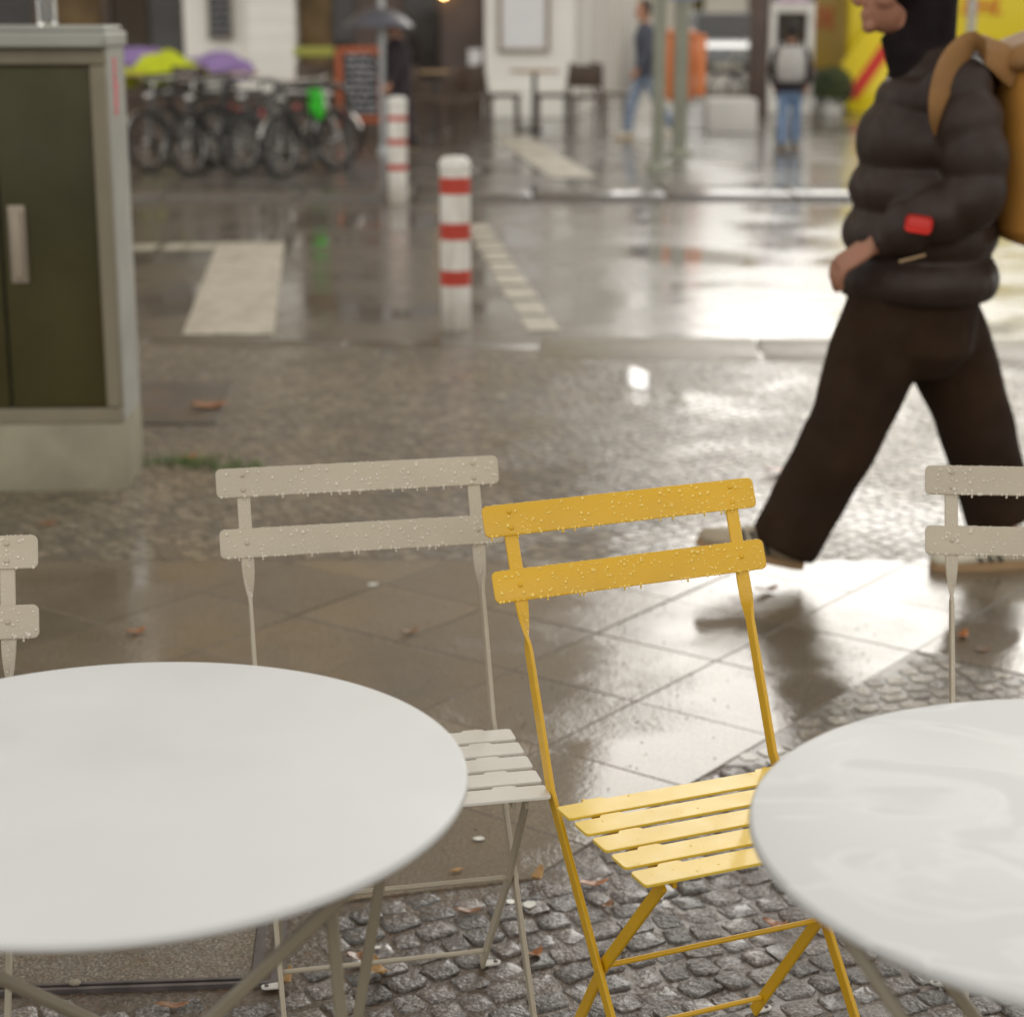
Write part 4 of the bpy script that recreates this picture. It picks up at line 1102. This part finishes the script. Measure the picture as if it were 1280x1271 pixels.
ki = thing('ad_kiosk', 'white framed street kiosk with a dark window and a pink poster above', 'kiosk', (kp.x, kp.y, FARZ))
s_ = 1 / 83.0
b = MB(); b.box((-.19 - .02, 0, .85), (.10, .12, 1.7)); b.box((.34, 0, .85), (.10, .12, 1.7)); b.box((.07, 0, 1.48), (.46, .10, .10)); b.box((.07, 0, .10), (.46, .10, .2)); b.build('frame', 'white', ki, bevel=.01)
MB().box((.07, .02, .82), (.44, .04, 1.2)).build('window', 'dark_shop', ki, smooth=False)
MB().box((.07, 0, 2.1), (.66, .12, 1.1), ch=.02).build('poster', 'pink_poster', ki)
MB().box((-.40, .05, 1.0), (.26, .3, 2.0), ch=.02).build('side_panel', 'brown_wall', ki)
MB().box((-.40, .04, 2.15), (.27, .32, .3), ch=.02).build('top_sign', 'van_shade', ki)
VY = 29.6
cor = at(1058, 90, VY)
vn = thing('delivery_van', 'bright yellow delivery van with red lettering behind the walker', 'van', (cor.x, VY, FARZ), R(7.5))
b = MB(); b.box((3.2, 1.15, 1.85), (6.36, 2.26, 2.6), ch=.03); b.build('box_body', 'van_yellow', vn)
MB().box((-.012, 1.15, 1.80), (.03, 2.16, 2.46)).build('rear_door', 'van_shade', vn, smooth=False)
MB().box((3.3, 1.15, .42), (6.4, 1.7, .25)).build('chassis', 'dark_metal', vn)
b = MB(); prof = [(6.5, .4), (8.5, .4), (8.6, 1.1), (8.2, 1.3), (7.6, 2.2), (6.5, 2.3)]; n = len(prof)
b.add([(x_, .15, z_) for x_, z_ in prof] + [(x_, 2.15, z_) for x_, z_ in prof], [tuple(range(n - 1, -1, -1)), tuple(range(n, 2 * n))] + [(k, (k + 1) % n, n + (k + 1) % n, n + k) for k in range(n)]); b.build('cab', 'van_yellow', vn, bevel=.04)
b = MB(); b.box((7.2, .14, 1.75), (.8, .02, .6)); b.build('side_window', 'glass_dark', vn)
for xw in (.55, 1.5, 7.6):
    for yy in (.2, 2.1): wheel(vn, (xw, yy, .42), .42, .26)
def lettering(txt, size, loc, rot, parent, m, name='lettering'):
    cu = bpy.data.curves.new(name, 'FONT'); cu.body = txt; cu.size = size; cu.extrude = .004; cu.shear = .3; cu.align_x = 'CENTER'; cu.align_y = 'CENTER'
    tmp = bpy.data.objects.new(name, cu); C.objects.link(tmp)
    dg = bpy.context.evaluated_depsgraph_get(); dg.update()
    me = bpy.data.meshes.new_from_object(tmp.evaluated_get(dg)); bpy.data.objects.remove(tmp)
    me.materials.clear(); me.materials.append(M[m])
    o = bpy.data.objects.new(name, me); C.objects.link(o); o.parent = parent; o.location = loc; o.rotation_euler = rot
    return o
lettering('DHL', .34, (2.05, -.004, 1.50), (R(90), 0, 0), vn, 'text_red')
lettering('DHL', .5, (-.032, 1.15, 1.32), (R(90), 0, R(-90)), vn, 'text_red')
# tail lift ramp of the van, let down at a slant
b = MB(); b.box((0, 0, 0), (.42, 1.0, .05)); rp = Matrix.Translation((-.05, -.6, .93)) @ Matrix.Rotation(R(-52), 4, 'Y')
b = MB().box((0, 0, 0), (1.35, 1.0, .05), ch=.01); b.xf(Matrix.Translation((.22, -.55, .60)) @ Matrix.Rotation(R(-55), 4, 'Y') @ Matrix.Rotation(R(40), 4, 'X')); lf = b.build('tail_ramp', 'van_yellow', vn)
b = MB().box((0, 0, .03), (1.0, .22, .01)); b.xf(Matrix.Translation((.22, -.55, .60)) @ Matrix.Rotation(R(-55), 4, 'Y') @ Matrix.Rotation(R(40), 4, 'X')); b.build('stripe', 'text_red', lf)
p = G(1040, 142, FARZ)
bs = MB(); rnd = random.Random(3)
for q in range(900):
    d_ = Vector((rnd.gauss(0, 1), rnd.gauss(0, 1), rnd.gauss(0, 1))).normalized() * rnd.uniform(.6, 1)
    c = Vector((d_.x * .30, d_.y * .3, .36 + d_.z * .32)); a_ = Vector((rnd.gauss(0, 1), rnd.gauss(0, 1), rnd.gauss(0, 1))).normalized() * .04; b2 = a_.orthogonal().normalized() * .025
    bs.add([c - a_, c + b2, c + a_, c - b2], [(0, 1, 2, 3)])
sh = thing('shrub', 'dark round shrub in a pot left of the yellow van', 'shrub', (p.x, p.y, FARZ))
bs.build('foliage', 'foliage', sh, smooth=False); MB().lathe([(0, 0), (.14, 0), (.2, .22), (0, .22)], (0, 0, 0), 16).build('pot', 'concrete_pale', sh, smooth=40); MB().tube([(0, 0, .2), (.02, 0, .5)], .02).build('stem', 'wood_dark', sh)

# ================================================================== PEOPLE
def smooth_path(pts, n=6):
    pts = [Vector(p) for p in pts]; out = []
    for i in range(len(pts) - 1):
        p0, p1, p2, p3 = pts[max(i - 1, 0)], pts[i], pts[i + 1], pts[min(i + 2, len(pts) - 1)]
        for k in range(n):
            t = k / n
            out.append(.5 * ((2 * p1) + (p2 - p0) * t + (2 * p0 - 5 * p1 + 4 * p2 - p3) * t * t + (3 * p1 - p0 - 3 * p2 + p3) * t ** 3))
    out.append(pts[-1]); return out
def interp(vals, n=6):
    out = []
    for a, b_ in zip(vals, vals[1:]):
        for k in range(n):
            t = k / n; t = t * t * (3 - 2 * t)
            out.append(tuple(x_ + (y_ - x_) * t for x_, y_ in zip(a, b_)))
    out.append(vals[-1]); return out
def puff(path, rad, side, per, amt):
    """quilted tube: radii swell between the stitched seams"""
    P = smooth_path(path, 12); Rr = interp(rad, 12); acc = 0; out = []
    for i, p in enumerate(P):
        if i: acc += (p - P[i - 1]).length
        s_ = abs(math.sin(math.pi * acc / per)) ** .55
        out.append((Rr[i][0] * (1 - amt + amt * 1.15 * s_), Rr[i][1] * (1 - amt + amt * 1.15 * s_)))
    return P, out, side
def hand(b, wrist, d, palm_n, sz=1.0, curl=.9):
    """relaxed hand: palm, four unequal bent fingers, thumb from the side of the palm near its base"""
    d = Vector(d).normalized(); nn = Vector(palm_n); nn = (nn - d * nn.dot(d)).normalized(); sd = d.cross(nn)
    w = Vector(wrist)
    b.loft([w, w + d * .03 * sz, w + d * .07 * sz, w + d * .095 * sz], [(.024 * sz, .017 * sz), (.036 * sz, .017 * sz), (.042 * sz, .015 * sz), (.038 * sz, .011 * sz)], side=sd, n=12)
    for k, ln in enumerate((.068, .078, .073, .056)):
        o = w + d * (.086 * sz) + sd * ((-.030 + .0205 * k) * sz); dirv = d.copy(); pts = [o]
        for seg in (.45, .32, .23):
            q = Matrix.Rotation(-curl * .62, 3, sd) @ dirv if False else (dirv * math.cos(curl * .6) + nn * math.sin(curl * .6) * 1)
            dirv = q.normalized(); pts.append(pts[-1] + dirv * ln * seg * sz)
            nn2 = nn
        b.tube(smooth_path(pts, 3), [.0095 * sz] * 4 + [.0088 * sz] * 3 + [.008 * sz] * 2 + [.006 * sz], 8)
    o = w + d * .025 * sz - sd * .030 * sz
    pts = [o, o + (d * .55 - sd * .6 + nn * .4).normalized() * .035 * sz, o + (d * .55 - sd * .6 + nn * .4).normalized() * .035 * sz + (d * .9 - sd * .1 + nn * .45).normalized() * .030 * sz]
    pts.append(pts[-1] + (d * .8 + sd * .3 + nn * .6).normalized() * .024 * sz)
    b.tube(pts, [.014 * sz, .012 * sz, .0105 * sz, .007 * sz], 8)
def head(b, c, fwd, sz=1.0):
    """head with brow, nose, lips, chin, eye sockets and ears; c is the head centre at eye height"""
    c = Vector(c); f = Vector(fwd).normalized(); up = Vector((0, 0, 1)); s_ = f.cross(up)
    m3 = Matrix((s_, f, up)).transposed()
    o = lambda x_, y_, z_: c + m3 @ Vector((x_ * sz, y_ * sz, z_ * sz))
    b.ball(o(0, -.015, .035), (.077 * sz, .098 * sz, .088 * sz), 20, 14, m3)
    b.ball(o(0, .018, -.045), (.058 * sz, .072 * sz, .078 * sz), 16, 12, m3)
    b.ball(o(0, .072, -.098), (.026 * sz, .02 * sz, .02 * sz), 10, 8, m3)          # chin
    b.loft([o(0, .082, .012), o(0, .098, -.015), o(0, .112, -.034), o(0, .096, -.046)], [(.008 * sz,) * 2, (.011 * sz,) * 2, (.016 * sz, .012 * sz), (.012 * sz,) * 2], side=s_, n=10)
    b.ball(o(0, .084, -.066), (.026 * sz, .012 * sz, .007 * sz), 10, 6, m3); b.ball(o(0, .083, -.078), (.022 * sz, .012 * sz, .008 * sz), 10, 6, m3)
    b.ball(o(0, .075, .028), (.05 * sz, .018 * sz, .010 * sz), 12, 6, m3)
    for q in (-1, 1):
        b.ball(o(q * .076, -.01, -.01), (.010 * sz, .02 * sz, .032 * sz), 8, 8, m3)
        b.ball(o(q * .031, .066, .004), (.016 * sz, .014 * sz, .011 * sz), 10, 8, m3)
        b.ball(o(q * .045, .045, -.035), (.022 * sz, .03 * sz, .024 * sz), 10, 8, m3)
    return o
def shoe(parent, heel, toe_dir, ln, m, ms, pitch=0.0, stripes=False, name='shoe'):
    """heel: sole point at the heel"""
    d = Vector(toe_dir).normalized(); s_ = Vector((0, 0, 1)).cross(d)
    mt = Matrix((d, s_, Vector((0, 0, 1)))).transposed().to_4x4(); mt = Matrix.Translation(heel) @ mt @ Matrix.Rotation(R(pitch), 4, 'Y')
    b = MB(); k = ln / .29
    P = [(-.005, 0, .055), (.03, 0, .062), (.09, 0, .058), (.16, 0, .046), (.22, 0, .036), (.27, 0, .030), (.285, 0, .026)]
    Q = [(.030, .040), (.037, .055), (.040, .048), (.045, .036), (.046, .028), (.035, .022), (.012, .012)]
    b.loft(P, Q, side=(0, 1, 0), n=14); b.xf(mt @ Matrix.Scale(k, 4)); sh_ = b.build(name, m, parent, smooth=60)
    b = MB(); poly = []
    for t in range(20):
        th = 2 * math.pi * t / 20; x_ = .14 + .150 * math.cos(th); w_ = (.043 if x_ > .12 else .036) ; poly.append((x_, w_ * math.copysign(abs(math.sin(th)) ** .7, math.sin(th))))
    b.prism(poly, 0, .022); b.xf(mt @ Matrix.Scale(k, 4)); b.build('sole', ms, sh_, smooth=40)
    if stripes:
        for q in range(3):
            for sy in (-1, 1):
                b = MB(); x0 = .10 + q * .028
                b.bar([(x0, sy * .041, .028), (x0 + .018, sy * .0405, .05), (x0 + .034, sy * .034, .076)], [(.005, .0035, 0)] * 3)
                b.xf(mt @ Matrix.Scale(k, 4)); b.build('stripe', 'black', sh_, smooth=40)
    b = MB()
    for q in range(4): b.bar([(.11 + q * .022, -.018, .098 - q * .009), (.11 + q * .022, 0, .102 - q * .009), (.11 + q * .022, .018, .098 - q * .009)], [(.003, .002, 0)] * 3)
    b.xf(mt @ Matrix.Scale(k, 4)); b.build('laces', m, sh_, smooth=40)
    return sh_

# ---- the walker: brown puffer jacket, dark trousers, hood up, striding to the left
wk = thing('person', 'walker in a dark brown puffer jacket and hood striding left with an ochre backpack', 'person', (1.05, 5.12, 0))
W = lambda x_, y_, z_: Vector((x_ - 1.05, y_ - 5.12, z_))
fw = Vector((-1, -.08, 0)).normalized()
b = MB()
hc = W(.998, 5.12, 1.585)
head(b, hc, (-1, -.12, -.06), 1.03)
b.loft([W(1.06, 5.12, 1.37), W(1.045, 5.12, 1.44), W(1.03, 5.12, 1.53)], [(.07, .075), (.058, .06), (.06, .06)], n=14)
b.loft([W(1.08, 5.12, .80), W(1.08, 5.12, 1.0), W(1.09, 5.12, 1.25), W(1.09, 5.12, 1.38)], [(.11, .16), (.105, .15), (.10, .17), (.06, .08)], side=(1, 0, 0), n=16)
Ls, Le, Lw = W(1.135, 4.93, 1.33), W(1.165, 4.87, 1.07), W(.925, 4.92, .935)        # left arm, towards the camera
Rs, Re, Rw = W(1.10, 5.32, 1.33), W(1.20, 5.40, 1.08), W(1.14, 5.40, .86)
b.tube([Ls, Le, Lw], [.05, .043, .028], 10); b.tube([Rs, Re, Rw], [.05, .043, .028], 10)
hand(b, Lw, (-.85, .05, -.5), (.45, .35, -.8), 1.08, 1.25); hand(b, Rw, (-.25, 0, -1), (0, -1, 0), 1.0, .5)
Lh, Lk, La = W(1.03, 5.05, .82), W(.90, 5.03, .44), W(.735, 5.04, .09)
Rh, Rk, Ra = W(1.11, 5.22, .82), W(1.27, 5.20, .45), W(1.385, 5.20, .10)
b.tube([Lh, Lk, La], [.085, .058, .038], 12); b.tube([Rh, Rk, Ra], [.085, .058, .038], 12)
b.build('body', 'skin_shade', wk, remesh=.0055, sm_iter=3)
# jacket: quilted torso, collar and sleeves in one skin
b = MB()
P, Q, S_ = puff([W(1.085, 5.12, .775), W(1.085, 5.12, .90), W(1.085, 5.12, 1.05), W(1.085, 5.12, 1.20), W(1.115, 5.12, 1.34), W(1.10, 5.12, 1.43)], [(.215, .25), (.205, .245), (.19, .235), (.172, .235), (.13, .215), (.085, .11)], (1, 0, 0), .118, .14)
b.loft(P, Q, side=S_, n=28)
for (s0, e0, w0) in ((Ls, Le, Lw), (Rs, Re, Rw)):
    top = s0 + Vector((-.02, (.05 if s0.y < 0 else -.05), .045))
    P, Q, S_ = puff([top, s0 + (e0 - s0) * .35, e0, e0 + (w0 - e0) * .55, e0 + (w0 - e0) * .97], [(.082, .082), (.092, .092), (.08, .082), (.074, .076), (.048, .048)], (0, 1, 0), .098, .16)
    b.loft(P, Q, n=20)
jk = b.build('jacket', 'puffer', wk, remesh=.009, sm_iter=2)
b = MB(); c = Le + (Lw - Le) * .62
for k in range(1): b.box((0, 0, 0), (.068, .006, .044), ch=.012)
dd = (Lw - Le).normalized(); b.xf(Matrix.Translation(c + Vector((0, -.092, .016))) @ Matrix.Rotation(R(8), 4, 'Y') @ Matrix.Rotation(R(-14), 4, 'Z')); b.build('sleeve_patch', 'text_red', jk)
b = MB(); b.tube(smooth_path([W(.985, 4.875, .90), W(1.02, 4.87, .91), W(1.05, 4.872, .918)], 3), .004, 6); b.build('pocket_zip', 'wood', jk)
# trousers
b = MB()
b.loft([W(1.08, 5.13, .86), W(1.08, 5.13, .76), W(1.075, 5.13, .64), W(1.07, 5.13, .57)], [(.16, .20), (.175, .215), (.17, .20), (.11, .15)], side=(1, 0, 0), n=20)
for (h0, k0, a0, w1) in ((Lh, Lk, La, 0), (Rh, Rk, Ra, 0)):
    P = smooth_path([h0 + Vector((0, 0, -.04)), h0.lerp(k0, .5), k0, k0.lerp(a0, .5), k0.lerp(a0, .98 if a0 is La else .92)], 8)
    rad = interp([(.138, .13), (.126, .115), (.108, .10), (.102, .095), (.098, .092)], 8)
    rad = [(r_[0] * (1 + .012 * math.sin(i * 1.1)), r_[1] * (1 + .012 * math.sin(i * 1.6))) for i, r_ in enumerate(rad)]
    b.loft(P, rad, side=(1, 0, 0), n=18)
b.build('trousers', 'trouser_dark', wk, remesh=.011, sm_iter=4)
# hood and scarf
b = MB()
b.ball(hc + Vector((.032, 0, .042)), (.118, .112, .125), 20, 14)
b.loft([hc + Vector((.075, 0, .04)), hc + Vector((.075, 0, -.06)), hc + Vector((.075, 0, -.15)), hc + Vector((.085, 0, -.22))], [(.082, .10), (.078, .096), (.078, .095), (.095, .125)], side=(1, 0, 0), n=18)
b.loft([hc + Vector((.015, 0, -.105)), hc + Vector((.04, 0, -.15)), hc + Vector((.07, 0, -.2))], [(.066, .07), (.078, .085), (.092, .115)], side=(1, 0, 0), n=16)
b.build('hood', 'fleece_dark', wk, remesh=.008, sm_iter=4)
shoe(wk, Ra + Vector((.085, 0, -.10)), (-1, -.1, 0), .30, 'shoe_white', 'sole', 0, True)
shoe(wk, La + Vector((.055, .01, -.055)), (-1, -.05, 0), .30, 'shoe_dark', 'sole', -14, True)
# backpack
bp = thing('backpack', 'large ochre backpack carried by the walker', 'backpack', (1.42, 5.10, .9))
Bp = lambda x_, y_, z_: Vector((x_ - 1.42, y_ - 5.10, z_ - .9))
b = MB(); b.loft([Bp(1.40, 5.12, .90), Bp(1.41, 5.12, .93), Bp(1.42, 5.12, 1.1), Bp(1.40, 5.12, 1.3), Bp(1.37, 5.12, 1.42), Bp(1.36, 5.12, 1.445)], [(.11, .15), (.15, .19), (.165, .20), (.15, .19), (.12, .17), (.06, .1)], side=(1, 0, 0), n=24, power=3.4); b.build('bag', 'pack', bp, smooth=60, subd=1)
b = MB(); b.loft([Bp(1.38, 5.12, 1.36), Bp(1.38, 5.12, 1.40), Bp(1.37, 5.12, 1.46), Bp(1.36, 5.12, 1.475)], [(.158, .198), (.165, .205), (.14, .18), (.06, .1)], side=(1, 0, 0), n=24, power=3.4); b.build('lid', 'pack_dark', bp, smooth=60, subd=1)
for sy in (-1, 1):
    y_ = 5.12 + sy * .185
    yy = lambda d_: 5.12 + sy * d_
    dz_ = 0 if sy < 0 else -.05
    P = smooth_path([Bp(1.28, yy(.13), 1.37 + dz_), Bp(1.22, yy(.17), 1.405 + dz_), Bp(1.155, yy(.20), 1.43 + dz_), Bp(1.095, yy(.238), 1.395 + dz_), Bp(1.07, yy(.252), 1.335), Bp(1.072, yy(.247), 1.275), Bp(1.11, yy(.20), 1.215)], 8)
    b = MB(); b.loft(P, [(.046, .010)] * len(P), side=(.8, -.6 * sy, 0), n=12); b.build('shoulder_strap', 'pack_dark', bp, smooth=60)
b = MB(); b.loft([Bp(1.545, 5.12, .97), Bp(1.56, 5.12, 1.0), Bp(1.565, 5.12, 1.15), Bp(1.55, 5.12, 1.22)], [(.03, .12), (.05, .14), (.05, .14), (.02, .12)], side=(1, 0, 0), n=18, power=3); b.build('pocket', 'pack_dark', bp, smooth=60)

# ---- smaller figures in the background
def figure(label, p, fwd, h, jm, tm, hm, stride, lean=0.0, group=None, coat=False, arm=None, shoes='black', wide=1.0):
    t = thing('person', label, 'person', p); k = h / 1.72
    f = Vector((fwd[0], fwd[1], 0)).normalized(); s_ = f.cross(Vector((0, 0, 1)))
    P = lambda fo, si, z: f * (fo * k + lean * z * k) + s_ * (si * k) + Vector((0, 0, z * k))
    b = MB(); hc_ = P(.02, 0, 1.62); head(b, hc_, f, k)
    b.loft([P(0, 0, 1.38), P(.0, 0, 1.45), P(.01, 0, 1.55)], [(.07 * k,) * 2, (.055 * k,) * 2, (.055 * k,) * 2], n=12)
    b.loft([P(0, 0, .82), P(0, 0, 1.05), P(0, 0, 1.28), P(0, 0, 1.42)], [(.10 * k, .15 * k), (.095 * k, .14 * k), (.11 * k, .17 * k), (.06 * k, .08 * k)], side=f, n=14)
    arms = []
    for q in (-1, 1):
        sh_, el, wr = P(0, q * .19, 1.36), P(-.05 * q, q * .25, 1.10), P(.08 - .12 * q, q * .24, .88)
        if arm and q == arm[0]: el, wr = P(*arm[1]), P(*arm[2])
        arms.append((sh_, el, wr)); b.tube([sh_, el, wr], [.05 * k, .042 * k, .028 * k], 8)
        hand(b, wr, (wr - el), f * .3 - s_ * q, k, .6)
    legs = []
    for q in (-1, 1):
        st_ = stride * q
        hp, kn, an = P(0, q * .085, .84), P(st_ * .55 + .04, q * .09, .47), P(st_ - (.05 if st_ < 0 else 0), q * .09, .09 + (.05 if st_ < -.1 else 0))
        legs.append((hp, kn, an)); b.tube([hp, kn, an], [.08 * k, .056 * k, .036 * k], 10)
    b.build('body', 'skin', t, remesh=.009, sm_iter=2)
    b = MB(); lo = .38 if coat else .80
    b.loft([P(0, 0, lo), P(0, 0, (lo + 1.05) / 2), P(0, 0, 1.05), P(0, 0, 1.28), P(0, 0, 1.40), P(0, 0, 1.46)], [(.17 * k * wide, .23 * k * wide), (.155 * k * wide, .21 * k * wide), (.135 * k * wide, .185 * k * wide), (.145 * k * wide, .21 * k * wide), (.10 * k, .15 * k), (.065 * k, .075 * k)], side=f, n=18)
    for sh_, el, wr in arms: b.tube([sh_, el, wr.lerp(el, .06)], [.075 * k, .064 * k, .048 * k], 12)
    b.build('jacket', jm, t, remesh=.012, sm_iter=3)
    b = MB(); b.loft([P(0, 0, .92), P(0, 0, .80), P(0, 0, .70)], [(.12 * k, .17 * k), (.13 * k, .18 * k), (.10 * k, .15 * k)], side=f, n=14)
    for hp, kn, an in legs: b.tube(smooth_path([hp, kn, an], 5), [r_[0] * k for r_ in interp([(.098, 0), (.075, 0), (.06, 0)], 5)], 12)
    b.build('trousers', tm, t, remesh=.013, sm_iter=3)
    b = MB(); b.ball(hc_ - f * .03 * k + Vector((0, 0, .045 * k)), (.09 * k, .09 * k, .095 * k), 14, 10); b.loft([hc_ - f * .06 * k, hc_ - f * .065 * k - Vector((0, 0, .10 * k))], [(.05 * k, .075 * k), (.035 * k, .06 * k)], side=f, n=12); b.build('hair', hm, t, remesh=.012, sm_iter=2)
    for hp, kn, an in legs: shoe(t, an - f * .075 * k - Vector((0, 0, .09 * k)), f, .28 * k, shoes, 'sole')
    return t, P, k
p = G(812, 174, FARZ)
figure('pedestrian in a navy jacket and grey blue jeans walking behind the posts', p, (-1, -.25), 1.56, 'navy', 'jeans_grey', 'hair', .26, .06, shoes='shoe_white')
p = G(985, 187, FARZ)
t, P, k = figure('small figure in blue jeans seen from behind with a pale backpack', p, (.15, 1), 1.33, 'coat_purple', 'jeans', 'hair', .10)
pk = thing('backpack', 'pale grey backpack on the small figure in blue jeans', 'backpack', p)
b = MB(); f_ = Vector((.15, 1, 0)).normalized(); c0 = -f_ * .20 * k
b.loft([c0 + Vector((0, 0, .93 * k)), c0 + Vector((0, 0, .98 * k)), c0 + Vector((0, 0, 1.2 * k)), c0 + Vector((0, 0, 1.36 * k)), c0 + Vector((0, 0, 1.42 * k))], [(.07, .11), (.10, .155), (.10, .16), (.085, .14), (.03, .06)], side=f_, n=18, power=3); b.build('bag', 'pale_pack', pk, smooth=60)
for q in (-1, 1):
    s_ = f_.cross(Vector((0, 0, 1))) * q * .11; b = MB().tube([c0 + s_ + Vector((0, 0, 1.34 * k)), s_ + Vector((0, 0, 1.455 * k)), s_ + f_ * .13 + Vector((0, 0, 1.3 * k)), s_ + f_ * .12 + Vector((0, 0, 1.05 * k))], .014, 6); b.build('shoulder_strap', 'pale_pack', pk, smooth=60)
p = G(498, 192, FARZ)
t, P, k = figure('person in a long dark plum coat standing under a grey umbrella', p, (-1, -.5), 1.40, 'coat_purple', 'coat_purple', 'hair', .12, .0, None, True, (1, (.20, .12, 1.12), (.24, .02, 1.20)), wide=1.25)
um = thing('umbrella', 'open dark grey umbrella held over the person in the plum coat', 'umbrella', p + P(.24, .02, 0))
nz = 1.50
b = MB(); n = 8; rings = 7; vs = [(0, 0, nz)]; fs = []
for j in range(1, rings + 1):
    t_ = j / rings
    for i in range(n * 4):
        th = 2 * math.pi * i / (n * 4); sc = 1 - .05 * t_ * abs(math.sin(th * n / 2)) ; r_ = .37 * t_ * sc
        vs.append((r_ * math.cos(th), r_ * math.sin(th), nz - .20 * t_ ** 2.1 + .012 * t_ * (1 - abs(math.cos(th * n / 2)))))
m_ = n * 4
fs += [(0, 1 + i, 1 + (i + 1) % m_) for i in range(m_)]
for j in range(rings - 1): fs += [(1 + j * m_ + i, 1 + (j + 1) * m_ + i, 1 + (j + 1) * m_ + (i + 1) % m_, 1 + j * m_ + (i + 1) % m_) for i in range(m_)]
b.add(vs, fs); b.build('canopy', 'umbrella', um, smooth=60)
MB().tube([(0, 0, .80), (0, 0, nz + .05)], .008, 8).build('shaft', 'dark_metal', um)
b = MB()
for i in range(8):
    th = 2 * math.pi * i / 8; b.tube([(0, 0, nz - .005), (.18 * math.cos(th), .18 * math.sin(th), nz - .06), (.355 * math.cos(th), .355 * math.sin(th), nz - .20)], .003, 5)
b.build('ribs', 'dark_metal', um)
b = MB().tube([(0, 0, .86), (0, 0, .78), (.02, 0, .75), (.045, 0, .76), (.05, 0, .79)], .012, 8); b.build('handle', 'wood_dark', um, smooth=60)

# ================================================================== LIGHT
SKYS = .50
SUN_EL, SUN_AZ = R(22), R(16)             # low sun behind thin cloud, ahead and a little to the right
w = bpy.data.worlds.new('World'); scene.world = w; w.use_nodes = True
nt = w.node_tree; bg = nt.nodes['Background']
sky = nt.nodes.new('ShaderNodeTexSky'); sky.sky_type = 'NISHITA'; sky.sun_disc = False
sky.sun_elevation = SUN_EL; sky.sun_rotation = SUN_AZ; sky.air_density = 1.0; sky.dust_density = 5.0; sky.ozone_density = 1.0
hs_ = nt.nodes.new('ShaderNodeHueSaturation'); hs_.inputs['Saturation'].default_value = .10
nt.links.new(sky.outputs[0], hs_.inputs['Color'])
gm = nt.nodes.new('ShaderNodeGamma'); gm.inputs[1].default_value = .5; nt.links.new(hs_.outputs[0], gm.inputs[0])
cl = mixc(nt, 1.0, gm.outputs[0], (1.0, .97, .905), 'MULTIPLY')
tc = nt.nodes.new('ShaderNodeTexCoord')
nz_ = noise(nt, tc.outputs['Generated'], 3.0, 5, .6)
cl = mixc(nt, 1.0, cl, ramp(nt, nz_, [(.3, .75), (.7, 1.25)]), 'MULTIPLY')
sep = nt.nodes.new('ShaderNodeSeparateXYZ'); nt.links.new(tc.outputs['Generated'], sep.inputs[0])
def mr(src, a, b_, c_, d_):
    n_ = nt.nodes.new('ShaderNodeMapRange'); n_.inputs[1].default_value = a; n_.inputs[2].default_value = b_; n_.inputs[3].default_value = c_; n_.inputs[4].default_value = d_
    nt.links.new(src, n_.inputs[0]); return n_.outputs[0]
bright = math_n(nt, 'MULTIPLY', mr(sep.outputs[1], -1, .6, 1.75, .85), mr(sep.outputs[2], 0, 1, 1.15, .85))   # extra sky brightness added behind the viewer to fill the front faces
cl = mixc(nt, 1.0, cl, bright, 'MULTIPLY')
nt.links.new(cl, bg.inputs['Color']); bg.inputs['Strength'].default_value = SKYS
sl = bpy.data.lights.new('sun', 'SUN'); sl.energy = .33; sl.angle = R(40); sl.color = (1.0, .985, .96)
so = bpy.data.objects.new('sun', sl); C.objects.link(so)
sd = Vector((math.sin(SUN_AZ) * math.cos(SUN_EL), math.cos(SUN_AZ) * math.cos(SUN_EL), math.sin(SUN_EL)))
so.rotation_euler = (-sd).to_track_quat('-Z', 'Y').to_euler(); so.location = sd * 40

# ================================================================== CAMERA
cd = bpy.data.cameras.new('camera'); co = bpy.data.objects.new('camera', cd); C.objects.link(co)
co.location = (0, 0, CAMZ); co.rotation_euler = (R(90) - PITCH, 0, 0)
cd.sensor_fit = 'HORIZONTAL'; cd.sensor_width = 56.0; cd.lens = 56.0 * F / 1280.0
cd.clip_start = .05; cd.clip_end = 2000
cd.dof.use_dof = True; cd.dof.focus_distance = 2.72; cd.dof.aperture_fstop = 5.4; cd.dof.aperture_blades = 6
scene.camera = co
scene.view_settings.view_transform = 'Standard'; scene.view_settings.look = 'None'; scene.view_settings.exposure = 0
scene.render.engine = 'CYCLES'
scene.cycles.max_bounces = 6; scene.cycles.glossy_bounces = 4; scene.cycles.diffuse_bounces = 3; scene.cycles.transmission_bounces = 6
scene.cycles.use_denoising = True
scene.cycles.sample_clamp_indirect = 6
